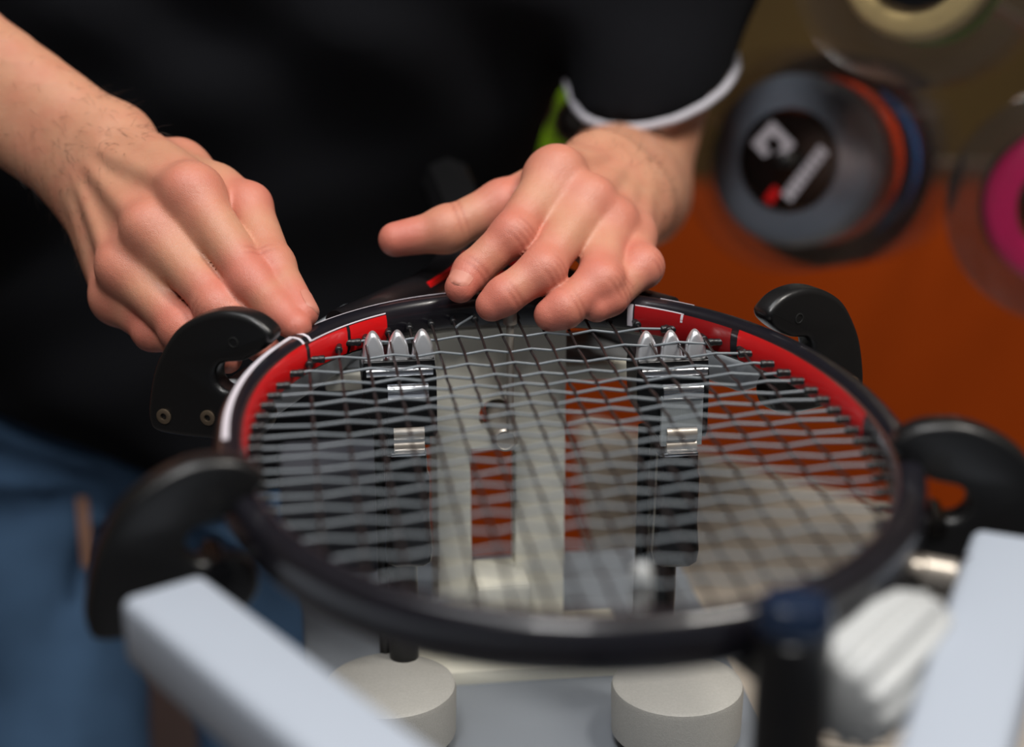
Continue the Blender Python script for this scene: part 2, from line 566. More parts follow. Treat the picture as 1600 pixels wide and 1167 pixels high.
# hook supports
HP = [(-4.5, 15), (-4, 19), (3.6, 24.2), (13, 26), (22.6, 25.3), (33, 21.5), (42.7, 15), (50, 5.5), (55.9, -6), (59.6, -20), (60.6, -30),
      (57.5, -35.8), (45, -37), (31, -36.6), (15, -36), (5, -33), (0, -27), (-0.5, -20), (4, -14), (11, -11.8)]
hp = [tuple(p) for p in HP]
nc = (18.0, -5.0); nr = 6.8
for k in range(7):
    a = math.radians(-90 + k * 30)
    hp.append((nc[0] + nr * math.cos(a), nc[1] + nr * math.sin(a)))
hp += [(11, 3.2), (4, 7), (-1.5, 11.3)]
HL = smooth_loop([(x / 1000, z / 1000) for x, z in hp], 4)
RN, RA, RB, ROFF = 2.15, 0.1231, 0.1660, 0.013
def rim_uv(t):
    c, s = math.cos(t), math.sin(t)
    u = RA * math.copysign(abs(c) ** (2 / RN), c); v = RB * math.copysign(abs(s) ** (2 / RN), s)
    gu = math.copysign(abs(u / RA) ** (RN - 1) / RA, u); gv = math.copysign(abs(v / RB) ** (RN - 1) / RB, v)
    g = math.hypot(gu, gv)
    return (u, v), (gu / g, gv / g)
def rim_at(u0, v0):
    r = ((abs(u0) / RA) ** RN + (abs(v0) / RB) ** RN) ** (1 / RN)
    t = math.atan2(math.copysign(abs(v0 / r / RB) ** (RN / 2), v0), math.copysign(abs(u0 / r / RA) ** (RN / 2), u0))
    return rim_uv(t)
for (u0, v0, shift) in ((-.105, .1, 0.0), (.105, .1, 0.001), (-.118, -.06, -0.0085), (.118, -.06, -0.0085)):
    (u, v), (gu, gv) = rim_at(u0, v0)
    p = loc_uv(u + gu * ROFF, v + gv * ROFF, ZS)
    e = (UDIR * gu + VDIR * gv).normalized()
    n = Vector((-e.y, e.x, 0))
    o = p + e * shift
    bm = bmesh.new()
    add_plate(bm, HL, o, e, n, 0.0125, 0.0030)
    hk = part('side_support', bm, M['black_plastic'], mach, smooth=60, label='black hook support')
    s = -1 if n.y > 0 else 1                         # the face turned to the camera
    for (ee, zz, r_) in () if v0 < 0 else ((0.0518, -0.0276, 0.0036), (0.0291, -0.0255, 0.0036)):
        bm = bmesh.new()
        add_lathe(bm, o + e * ee + UP * zz + n * s * 0.0056, n * s, [(0, r_), (0.0014, r_), (0.0016, r_ * 0.85), (0.0015, r_ * 0.45), (0.0002, r_ * 0.42), (0.0002, 0)], 20)
        part('bolt', bm, M['brass'], hk)
    bm = bmesh.new()
    add_lathe(bm, o + e * 0.0140 + UP * 0.0122 + n * s * 0.0056, n * s, [(0, 0.0026), (0.0009, 0.0026), (0.0010, 0.0020), (0.0004, 0.0018), (0.0004, 0)], 16)
    part('hole_disc', bm, M['hole_shade'], hk)  # dark disc on the face, painted shade in place of a drilled hole
    bm = bmesh.new()                                 # rubber pad pressing the frame's outside
    add_tube(bm, [o + e * 0.0135 - UP * 0.0140 + n * k for k in (-0.009, 0.009)], 0.0042, 12)
    part('pad_pin', bm, M['black_gloss'], hk)

# near right fittings
bm = bmesh.new()
q0 = at(1400, 884, 0.60); q1 = at(1520, 906, 0.60)
d = q1 - q0
add_lathe(bm, q0, d, [(0, 0.0025), (0.001, 0.0046), (d.length * 0.3, 0.0046), (d.length * 0.32, 0.0058), (d.length * 0.8, 0.0058), (d.length * 0.82, 0.0042), (d.length, 0.0042)], 24)
lock = part('locking_bolt', bm, M['steel'], mach, label='shiny steel locking bolt at the near right')
for (px, py) in ((1410, 866), (1515, 889)):
    bm = bmesh.new()
    c = at(px, py, 0.595)
    bmesh.ops.create_uvsphere(bm, u_segments=16, v_segments=10, radius=0.0048, matrix=Matrix.Translation(c))
    add_lathe(bm, c - UP * 0.01, (0, 0, 1), [(0, 0.0026), (0.008, 0.0026)], 12)
    part('bolt_ball', bm, M['chrome'], mach)
bm = bmesh.new()
add_box(bm, at(1462, 925, 0.61), 0.032, 0.02, 0.008, axes(q1 - q0), bevel=0.002)
part('bolt_bracket', bm, M['steel'], mach)
# black tip clamp post and its black cap, a ceiling reflection painted in as blue
bm = bmesh.new()
pc = at(1243, 950, 0.508)
add_lathe(bm, Vector((pc.x, pc.y, 0.795)), (0, 0, 1), [(0, 0.0115), (pc.z - 0.803, 0.0115), (pc.z - 0.801, 0.0095)], 28)
part('tip_post', bm, M['black_plastic'], mach, label='black round post under the near tip')
bm = bmesh.new()
add_lathe(bm, Vector((pc.x, pc.y, pc.z - 0.006)), (0, 0, 1), [(0, 0.0118), (0.005, 0.0118), (0.009, 0.0100), (0.0112, 0.0060), (0.0118, 0)], 28)
part('tip_cap', bm, M['reflect_cap'], mach, label='glossy black cap tinted blue for a reflection')
bm = bmesh.new()
add_tube(bm, [at(1262, 960, 0.55), at(1300, 935, 0.565), at(1345, 915, 0.58), at(1400, 905, 0.60), at(1460, 900, 0.615)], [0.010, 0.0095, 0.009, 0.008, 0.007], 14, flat=0.8)
part('tip_bracket', bm, M['black_plastic'], mach, label='black curved bracket')
bm = bmesh.new()                                     # white ribbed adjuster
ca_ = at(1310, 1105, 0.525); cb_ = at(1452, 962, 0.56)
d = cb_ - ca_
ax3 = axes(d)
rows = []
for (t, r_) in ((0, 0.0), (0.0, 0.8), (0.03, 0.97), (0.3, 1.0), (0.62, 0.97), (0.85, 0.82), (0.97, 0.6), (1.0, 0.45), (1.0, 0.0)):
    row = []
    for k in range(72):
        an = 2 * math.pi * k / 72
        rr_ = 0.0165 * r_ * (1 + 0.09 * math.cos(an * 12))
        row.append(bm.verts.new(ca_ + d * t + ax3.col[1] * (rr_ * math.cos(an)) + ax3.col[2] * (rr_ * math.sin(an))))
    rows.append(row)
for A, B in zip(rows[:-1], rows[1:]):
    for k in range(72):
        bm.faces.new((A[k], A[(k + 1) % 72], B[(k + 1) % 72], B[k]))
bmesh.ops.remove_doubles(bm, verts=bm.verts, dist=1e-6)
part('ribbed_adjuster', bm, M['white_knob'], mach, smooth=60, label='white ribbed adjuster')
bm = bmesh.new()                                     # white round stop under the strings
c = at(1003, 905, 0.565)
add_lathe(bm, Vector((c.x, c.y, 0.984)), (0, 0, 1), [(0, 0.0034), (c.z + 0.003 - 0.984, 0.0034), (c.z + 0.005 - 0.984, 0.0025), (c.z + 0.006 - 0.984, 0)], 24)
part('stop_pin', bm, M['white_knob'], mach, label='white stop pin')

bm = bmesh.new()
add_tube(bm, [Vector((c.x - 0.004, c.y, 0.9868)), Vector((c.x + 0.02, c.y - 0.012, 0.9868)), Vector((pc.x, pc.y, 0.9868))], 0.0030, 12)
part('stop_bar', bm, M['black_plastic'], mach)

# ------------------------------------------------------------------ tennis racket
rk = thing('tennis_racket', 'black and red tennis racket clamped flat in the machine, grey cross strings', 'racket', tuple(L(0, 0, 0)))
SEC = []
for k in range(28):
    a = 2 * math.pi * k / 28
    c, s = math.cos(a), math.sin(a)
    SEC.append((0.0065 - 0.0065 * math.copysign(abs(c) ** (2 / 2.9), c), 0.0015 + 0.0095 * math.copysign(abs(s) ** (2 / 2.6), s)))
NT = 160
def rim_pt(t, o, z):
    (u, v), (gu, gv) = rim_uv(t)
    return loc_uv(u + gu * o, v + gv * o, ZS + z)
bm = bmesh.new()
rings = [[bm.verts.new(rim_pt(2 * math.pi * (i + 0.5) / NT, o, z)) for (o, z) in SEC] for i in range(NT)]
for i in range(NT):
    A, B = rings[i], rings[(i + 1) % NT]
    for k in range(28):
        bm.faces.new((A[k], A[(k + 1) % 28], B[(k + 1) % 28], B[k]))
frame = part('frame', bm, M['frame_black'], rk, smooth=70)

def sec_point(f, off):
    """point on the section at fraction f (0 = inner middle, .25 = top, .5 = outer middle), pushed out by off"""
    x = f * 28
    i = int(math.floor(x)) % 28; t = x - math.floor(x)
    a = np.array(SEC[i]); b = np.array(SEC[(i + 1) % 28])
    p = a + (b - a) * t
    n = p - np.array([0.0065, 0.0015]); n = n / np.linalg.norm(n)
    return p + n * off
def t_of_v(v, side):
    """rim parameter where the inner edge has this v; side = +1 right, -1 left"""
    s = max(-1, min(1, v / RB))
    tt = math.asin(math.copysign(abs(s) ** (RN / 2), s))
    return tt if side > 0 else math.pi - tt
def decal(name, ta, tb, fa, fb, m, nseg=30, off=0.00025):
    bm = bmesh.new()
    rows = []
    for i in range(nseg + 1):
        t = ta + (tb - ta) * i / nseg
        row = []
        for k in range(5):
            p = sec_point(fa + (fb - fa) * k / 4, off)
            row.append(bm.verts.new(rim_pt(t, p[0], p[1])))
        p0 = [sec_point(fa, -0.0004), sec_point(fb, -0.0004)]
        row = [bm.verts.new(rim_pt(t, *p0[0]))] + row + [bm.verts.new(rim_pt(t, *p0[1]))]
        rows.append(row)
    for A, B in zip(rows[:-1], rows[1:]):
        for k in range(6):
            bm.faces.new((A[k], A[k + 1], B[k + 1], B[k]))
    for r_ in (rows[0], rows[-1]):
        bm.faces.new(r_)
    return part(name, bm, m, frame, smooth=50)
decal('red_panel', t_of_v(0.102, 1), t_of_v(-0.010, 1), -0.13, 0.115, M['red'])
decal('red_panel', t_of_v(0.1475, 1), t_of_v(0.106, 1), -0.11, 0.10, M['dark_red'])
decal('red_panel', t_of_v(0.1495, -1), t_of_v(0.135, -1), -0.11, 0.095, M['red'], 12)
decal('red_panel', t_of_v(0.1335, -1), t_of_v(0.1105, -1), -0.11, 0.095, M['red'], 12)
decal('red_panel', t_of_v(0.108, -1), t_of_v(-0.012, -1), -0.13, 0.12, M['red'])
decal('white_stripe', t_of_v(0.1655, -1) + 0.02, t_of_v(0.112, -1), 0.303, 0.352, M['white_line'])
decal('white_stripe', t_of_v(0.1135, -1), t_of_v(0.112, -1), 0.11, 0.345, M['white_line'], 3)
decal('white_stripe', t_of_v(0.1495, -1), t_of_v(0.113, -1), 0.105, 0.118, M['white_line'], 16)
decal('white_stripe', t_of_v(0.107, -1), t_of_v(-0.01, -1), 0.25, 0.29, M['white_line'])
decal('white_stripe', t_of_v(0.1085, -1), t_of_v(0.107, -1), 0.12, 0.29, M['white_line'], 3)
decal('white_stripe', t_of_v(0.1475, 1), t_of_v(0.131, 1), 0.10, 0.112, M['white_line'], 10)
decal('white_stripe', t_of_v(0.1495, 1), t_of_v(0.148, 1), -0.05, 0.11, M['white_line'], 3)
decal('white_stripe', t_of_v(0.131, 1), t_of_v(0.130, 1), 0.03, 0.11, M['white_line'], 3)
decal('white_stripe', t_of_v(0.142, 1), t_of_v(0.130, 1), 0.30, 0.31, M['white_line'], 8)

# throat, shaft, grip
for s in (-1, 1):
    bm = bmesh.new()
    P_ = [(0.082, 0.150), (0.062, 0.172), (0.041, 0.197), (0.026, 0.223), (0.016, 0.252), (0.0105, 0.285), (0.0085, 0.32)]
    add_tube(bm, [loc_uv(s * u, v + 0.006, ZS + 0.0015) for u, v in P_], [0.0075, 0.0085, 0.009, 0.009, 0.009, 0.0095, 0.0095], 16)
    th = part('throat_arm', bm, M['throat'], rk, smooth=60)
    bm = bmesh.new()
    rows = [[bm.verts.new(loc_uv(s * (u - 0.0082), v + 0.004, ZS + 0.0015 + z)) for z in (-0.0065, 0.0065)] +
            [bm.verts.new(loc_uv(s * (u - 0.006), v + 0.004, ZS + 0.0015 + z)) for z in (0.0065, -0.0065)] for (u, v) in P_[2:5]]
    for A, B in zip(rows[:-1], rows[1:]):
        for k in range(4):
            bm.faces.new((A[k], A[(k + 1) % 4], B[(k + 1) % 4], B[k]))
    bm.faces.new(rows[0]); bm.faces.new(rows[-1])
    part('red_panel', bm, M['red'], th)
bm = bmesh.new()
add_tube(bm, [loc_uv(0, 0.325, ZS + 0.0015), loc_uv(0, 0.345, ZS + 0.0015), loc_uv(0, 0.352, ZS + 0.0015), loc_uv(0, 0.44, ZS + 0.0015), loc_uv(0, 0.445, ZS + 0.0015)],
         [0.0125, 0.0135, 0.0155, 0.0155, 0.017], 8)
part('grip', bm, M['black_plastic'], rk, smooth=20)

# strings
MU = [-0.0965, -0.0825, -0.0695, -0.058, -0.0475, -0.0367, -0.0255, -0.0150, -0.0045, 0.0056, 0.0160, 0.0276, 0.0386, 0.0495, 0.0620, 0.0752, 0.0885, 0.1020]
CV = [0.1340, 0.1117, 0.0937, 0.0782, 0.0656, 0.0540, 0.0415, 0.0297, 0.0170, 0.0060, -0.0062, -0.0182, -0.0305, -0.0428, -0.0555, -0.0685, -0.0825, -0.0975, -0.1140, -0.1310]
SR = 0.00066
def half_v(u): return RB * (1 - min(1, abs(u) / RA) ** RN) ** (1 / RN)
def half_u(v): return RA * (1 - min(1, abs(v) / RB) ** RN) ** (1 / RN)
def weave(i, j): return 1 if (i + j) % 2 == 0 else -1
rnd = random.Random(3)
CVJ = {}
for j, v in enumerate(CV):
    hu = half_u(v)
    pts = [loc_uv(-hu - 0.003, v, ZS)]
    pts.append(loc_uv(-hu + 0.003, v, ZS))
    for i, u in enumerate(MU):
        if abs(u) < hu - 0.006:
            w = weave(i, j) * 0.00072
            dv = rnd.uniform(-0.0004, 0.0004)
            for du in (-0.0011, 0, 0.0011):
                pts.append(loc_uv(u + du, v + dv, ZS + w * (1.0 if du == 0 else 0.85)))
    pts += [loc_uv(hu - 0.003, v, ZS), loc_uv(hu + 0.003, v, ZS)]
    bm = bmesh.new()
    add_tube(bm, pts, SR, 8)
    part('cross_string', bm, M['cross'], rk, smooth=60)
for i, u in enumerate(MU):
    hv = half_v(u)
    pts = [loc_uv(u, -hv - 0.003, ZS), loc_uv(u, -hv + 0.003, ZS)]
    for j, v in reversed(list(enumerate(CV))):
        if abs(v) < hv - 0.006:
            w = -weave(i, j) * 0.00072
            for dv in (-0.0011, 0, 0.0011):
                pts.append(loc_uv(u, v + dv, ZS + w * (1.0 if dv == 0 else 0.85)))
    pts += [loc_uv(u, hv - 0.003, ZS), loc_uv(u, hv + 0.003, ZS)]
    bm = bmesh.new()
    add_tube(bm, pts, SR, 8)
    part('main_string', bm, M['main'], rk, smooth=60)
bm = bmesh.new()                                     # short loose tail by the far grommets
add_tube(bm, [loc_uv(-0.0255, 0.1475, ZS + 0.001), loc_uv(-0.0235, 0.152, ZS + 0.0008), loc_uv(-0.0195, 0.157, ZS + 0.0012), loc_uv(-0.0160, 0.163, ZS + 0.001)], 0.0006, 8)
part('string_tail', bm, M['cross'], rk, smooth=60)
gm = None
def grommet(u, v, du, dv):
    global gm
    d = (UDIR * du + VDIR * dv).normalized()
    if gm is None:
        bm = bmesh.new()
        add_lathe(bm, Vector((0, 0, 0)), (1, 0, 0), [(-0.003, 0.0017), (0.0030, 0.0016), (0.0036, 0.00185), (0.0054, 0.00185), (0.0058, 0.0014)], 10)
        for f in bm.faces: f.smooth = True
        gm = bpy.data.meshes.new('grommet'); bm.to_mesh(gm); bm.free()
        gm.materials.append(M['grommet'])
    o = bpy.data.objects.new('grommet', gm)
    COL.objects.link(o)
    o.parent = rk
    o.location = loc_uv(u, v, ZS) - Vector(rk.location)
    o.rotation_euler = d.to_track_quat('X', 'Z').to_euler()
for v in CV:
    hu = half_u(v)
    grommet(-hu, v, 1, 0); grommet(hu, v, -1, 0)
for u in MU:
    hv = half_v(u)
    grommet(u, hv, 0, -1); grommet(u, -hv, 0, 1)

# ------------------------------------------------------------------ string clamps
def make_clamp(x, y, label, wid=1.0, lever='brushed', disc=(-0.007, -0.022)):
    root = thing('string_clamp', label, 'clamp', (x, y, 0.8055), group='string clamps under the strings')
    O_ = Vector((x, y, 0))
    def Q(a, b, z): return O_ + UDIR * a + VDIR * b + UP * z
    bm = bmesh.new()
    prof = [(-0.0165, 0.9935), (0.0165, 0.9935), (0.0175, 0.985), (0.0175, 0.957), (0.0165, 0.9545), (-0.006, 0.9545), (-0.0165, 0.968), (-0.0175, 0.985)]
    add_plate(bm, [(a, z) for a, z in prof], Q(0, 0.006, 0), UDIR, VDIR, 0.026, 0.0012)
    part('body', bm, M['black_metal'], root, 30)
    for k in (-1, 0, 1):
        bm = bmesh.new()
        w = 0.0050
        lp = [(-w, -0.004), (w, -0.004), (w, 0.0012), (w * 0.86, 0.0055), (w * 0.42, 0.0098), (0, 0.0112), (-w * 0.42, 0.0098), (-w * 0.86, 0.0055), (-w, 0.0012)]
        lp = smooth_loop(lp, 3)
        add_plate(bm, lp, Q(k * 0.0116, -0.001, 0.9945), UDIR, (VDIR + UP * 0.28).normalized(), 0.0048, 0.0017, up=(UP - VDIR * -0.22).normalized())
        part('tooth', bm, M['tooth'], root, 60, label='polished steel tooth')
    bm = bmesh.new()
    add_tube(bm, [Q(-0.0155, -0.0085, 0.9885), Q(0.0155, -0.0085, 0.9885)], 0.0023, 14)
    part('hinge_bar', bm, M['chrome'], root)
    bm = bmesh.new()                                 # lever plate with a rolled top and a window
    a0 = 0.0035
    add_tube(bm, [Q(a0 - 0.0095, -0.0105, 0.9795), Q(a0 + 0.0095, -0.0105, 0.9795)], 0.0042, 18)
    lev = part('lever_roll', bm, M['chrome'], root)
    bm = bmesh.new()
    add_holed_plate(bm, [[(-0.0098, 0.9530), (0.0098, 0.9530), (0.0098, 0.977), (-0.0098, 0.977)], [(-0.0072, 0.9548), (0.0072, 0.9548), (0.0072, 0.9625), (-0.0072, 0.9625)]],
                    Q(a0, -0.0125, 0), UDIR, UP, VDIR, 0.0032)
    part('lever', bm, M[lever], root, 30)
    for (zz, rr_) in ((0.9588, 0.0034), (0.9526, 0.0030)):
        bm = bmesh.new()
        add_tube(bm, [Q(a0 - 0.0072, -0.0115, zz), Q(a0 + 0.0072, -0.0115, zz)], rr_, 14)
        part('lever_roller', bm, M['steel'], root)
    bm = bmesh.new()
    add_box(bm, Q(a0 - 0.0008, -0.0150, 0.9500), 0.0165, 0.004, 0.0016, RAX, bevel=0.0005)
    part('handle_lip', bm, M['chrome'], root)
    bm = bmesh.new()                                 # black dipped handle, hanging down
    hl = [(-0.0108, 0.9495), (0.0085, 0.9495), (0.0088, 0.940), (0.0098, 0.937), (0.0094, 0.915), (0.0108, 0.899), (0.0100, 0.893), (0.006, 0.8905), (-0.007, 0.8905), (-0.0112, 0.893), (-0.0122, 0.899), (-0.0112, 0.92)]
    hl = [(p[0] * wid, p[1]) for p in hl]
    add_plate(bm, hl, Q(a0 - 0.0005, -0.0100, 0), UDIR, VDIR, 0.013, 0.0035)
    part('handle', bm, M['black_gloss'], root, 60, label='black dipped handle')
    bm = bmesh.new()
    for (a, b, r_) in ((0.0, 0.006, 0.0075), (-0.009, 0.012, 0.003)):
        add_lathe(bm, Q(a, b, 0.826), (0, 0, 1), [(0, r_), (0.1285, r_)], 20)
    part('post', bm, M['black_metal'], root)
    bm = bmesh.new()
    add_lathe(bm, Q(disc[0], disc[1], 0.8055), (0, 0, 1), [(0, 0.0320), (0.0225, 0.0325), (0.0250, 0.0318), (0.0262, 0.0300), (0.0262, 0)], 48)
    part('base_disc', bm, M['cast'], root, 40, label='grey cast metal base disc')
    return root
make_clamp(0.0745, 0.757, 'steel toothed string clamp with bright lever plate and black handle at the right', disc=(0.004, -0.020))
make_clamp(-0.0535, 0.757, 'steel toothed string clamp with lever coloured black for the reflected shirt', 1.0, 'black_metal', (-0.009, -0.020))  # lever's black stands in for the dark shirt mirrored in its steel

# ------------------------------------------------------------------ string reels
def make_reel(c, axis, R, w, wr, hub, m, label, logo=False, group=None):
    """c = centre of the front flange, axis points away from the viewer"""
    a = Vector(axis).normalized()
    root = thing('string_reel', label, 'reel', tuple(c), group)
    for h in (0.0, w):
        bm = bmesh.new()
        add_lathe(bm, c + a * (h - 0.001), a, [(0, hub), (0, R - 0.002), (0.0006, R), (0.0018, R), (0.0022, R - 0.001), (0.0022, hub)], 56, closed=True)
        part('flange', bm, M['clear'], root, 40, label='clear plastic flange')
    bm = bmesh.new()
    n = 9
    prof = [(0.002, hub + 0.0005)]
    for k in range(n * 4 + 1):
        t = k / (n * 4)
        prof.append((0.002 + (w - 0.004) * t, wr + 0.0012 * abs(math.sin(math.pi * t * n)) - 0.006 * (abs(2 * t - 1) ** 6)))
    prof.append((w - 0.002, hub + 0.0005))
    add_lathe(bm, c, a, prof, 56, closed=True)
    part('wound_string', bm, m, root, 60)
    bm = bmesh.new()
    add_lathe(bm, c + a * 0.001, a, [(0, hub), (w - 0.002, hub), (w - 0.002, hub - 0.0025), (0, hub - 0.0025)], 40, closed=True)
    part('core', bm, M['clear'], root, 40)
    bm = bmesh.new()
    add_lathe(bm, c + a * 0.003, a, [(0, 0.006), (0, hub - 0.003), (0.0015, hub - 0.003), (0.0015, 0.006)], 40, closed=True)
    lb = part('label_disc', bm, M['black_gloss'], root, 40, label='black round label')
    if logo:
        e1 = a.cross(Vector((0, 0, 1))).normalized() * -1        # to the viewer's right
        e1 = e1 if e1.x > 0 else -e1
        e2 = e1.cross(a); e2 = e2 if e2.z > 0 else -e2
        o = c + a * 0.0028
        def quad(bm, pts):
            f0 = [bm.verts.new(o + e1 * x + e2 * y) for x, y in pts]
            f1 = [bm.verts.new(o - a * 0.0006 + e1 * x + e2 * y) for x, y in pts]
            bm.faces.new(f0); bm.faces.new(f1[::-1])
            for i in range(len(pts)):
                j = (i + 1) % len(pts)
                bm.faces.new((f0[i], f0[j], f1[j], f1[i]))
        def rot(pts, ang, ox, oy):
            c_, s_ = math.cos(ang), math.sin(ang)
            return [(ox + x * c_ - y * s_, oy + x * s_ + y * c_) for x, y in pts]
        k = hub / 0.036
        bm = bmesh.new()                                          # square bracket emblem
        A_ = math.radians(-38)
        for (x0, y0, x1, y1) in ((-12, -11, -5, 11), (-5, 4.5, 12, 11), (-5, -11, 2, -5), (6, -5, 12, 4.5)):
            quad(bm, rot([(x * k / 1000, y * k / 1000) for x, y in ((x0, y0), (x1, y0), (x1, y1), (x0, y1))], A_, -0.013 * k, 0.010 * k))
        part('emblem', bm, M['white_line'], lb, None)
        bm = bmesh.new()                                          # row of white letter strokes
        A_ = math.radians(58)
        for q in range(8):
            x0 = -22 + q * 5.6
            quad(bm, rot([(x * k / 1000, y * k / 1000) for x, y in ((x0, -4.5), (x0 + 4.6, -4.5), (x0 + 4.6, 4.5), (x0, 4.5))], A_, 0.013 * k, -0.008 * k))
        part('lettering', bm, M['white_line'], lb, None)
        bm = bmesh.new()
        quad(bm, rot([(x * k / 1000, y * k / 1000) for x, y in ((-6, -3.5), (6, -3.5), (6, 3.5), (-6, 3.5))], A_, -0.009 * k, -0.026 * k))
        part('red_mark', bm, M['red'], lb, None)
    return root

def wound(name, rgb):
    return mat(name, rgb, 0.22, var=0.1, scale=120, coat=0.4)
W_ = {k: wound(k + '_wound_string', c) for k, c in dict(silver=(120, 134, 152), orange=(255, 78, 20), blue=(20, 104, 176), black=(16, 16, 18), cream=(214, 194, 140),
                                                        lime=(150, 205, 10), magenta=(226, 8, 112), brown=(52, 36, 28), green=(70, 110, 70)).items()}
def stack(px, py, d, yaw, specs, R, w, wr, hub, group):
    c = at(px, py, d)
    a = Vector((math.sin(yaw), math.cos(yaw), -0.20)).normalized()
    for i, (key, lab, logo) in enumerate(specs):
        make_reel(c + a * (i * (w + 0.006)), a, R, w, wr, hub, W_[key], lab, logo, group)
    # peg from the wall
    n = len(specs)
    L_ = (2.645 - c.y) / a.y
    root = thing('reel_peg', 'steel peg from the wall carrying the %s reel stack' % specs[0][0], 'peg', tuple(c - a * 0.012))
    bm = bmesh.new()
    add_lathe(bm, c - a * 0.012, a, [(0, 0.003), (0.001, 0.0045), (L_, 0.0045)], 16)
    part('rod', bm, M['steel'], root)
    bm = bmesh.new()
    add_lathe(bm, c - a * 0.016, a, [(0, 0.004), (0.001, 0.0055), (0.006, 0.0055)], 16)
    part('end_stop', bm, M['black_plastic'], root)
stack(1231, 250, 1.20, math.radians(29), [('silver', 'silver grey string reel with black label in front of the orange one', True),
      ('orange', 'bright orange string reel behind the silver grey reel', False), ('blue', 'blue string reel behind the orange reel', False),
      ('black', 'black string reel behind the blue one, at the back of its peg', False)], 0.080, 0.040, 0.0600, 0.036, 'hanging string reels')
stack(1428, -62, 1.03, math.radians(24), [('cream', 'cream string reel hanging at the top edge of the picture', False),
      ('lime', 'lime green string reel behind the cream reel', False)], 0.0755, 0.034, 0.046, 0.030, 'hanging string reels')
stack(1672, 325, 1.14, math.radians(12), [('magenta', 'shiny magenta string reel cut off by the right edge', False),
      ('brown', 'brown string reel behind the magenta reel', False)], 0.080, 0.036, 0.054, 0.034, 'hanging string reels')
stack(900, 190, 1.9, math.radians(0), [('lime', 'lime reel glimpsed between the shirt and the forearm', False)], 0.07, 0.036, 0.058, 0.03, 'hanging string reels')

# ------------------------------------------------------------------ the person
def V3(p): return np.array([p[0], p[1], p[2]], np.float32)
def cap(p, a, b, ra, rb):
    a = V3(a); b = V3(b)
    ab = b - a
    t = np.clip(((p - a) @ ab) / max(float(ab @ ab), 1e-12), 0, 1)
    d = p - a - t[:, None] * ab
    return np.sqrt((d * d).sum(1)) - (ra + (rb - ra) * t)
def sph(p, c, r):
    d = p - V3(c)
    return np.sqrt((d * d).sum(1)) - r
def ell(p, c, r, R_=None):
    d = p - V3(c)
    if R_ is not None:
        d = d @ np.array(R_, np.float32)
    r = np.array(r, np.float32)
    k0 = np.sqrt(((d / r) ** 2).sum(1)); k1 = np.sqrt(((d / (r * r)) ** 2).sum(1)) + 1e-9
    return k0 * (k0 - 1) / k1
def smin(a, b, k):
    h = np.maximum(k - np.abs(a - b), 0) / k
    return np.minimum(a, b) - h * h * k * 0.25
def smax(a, b, k): return -smin(-a, -b, k)

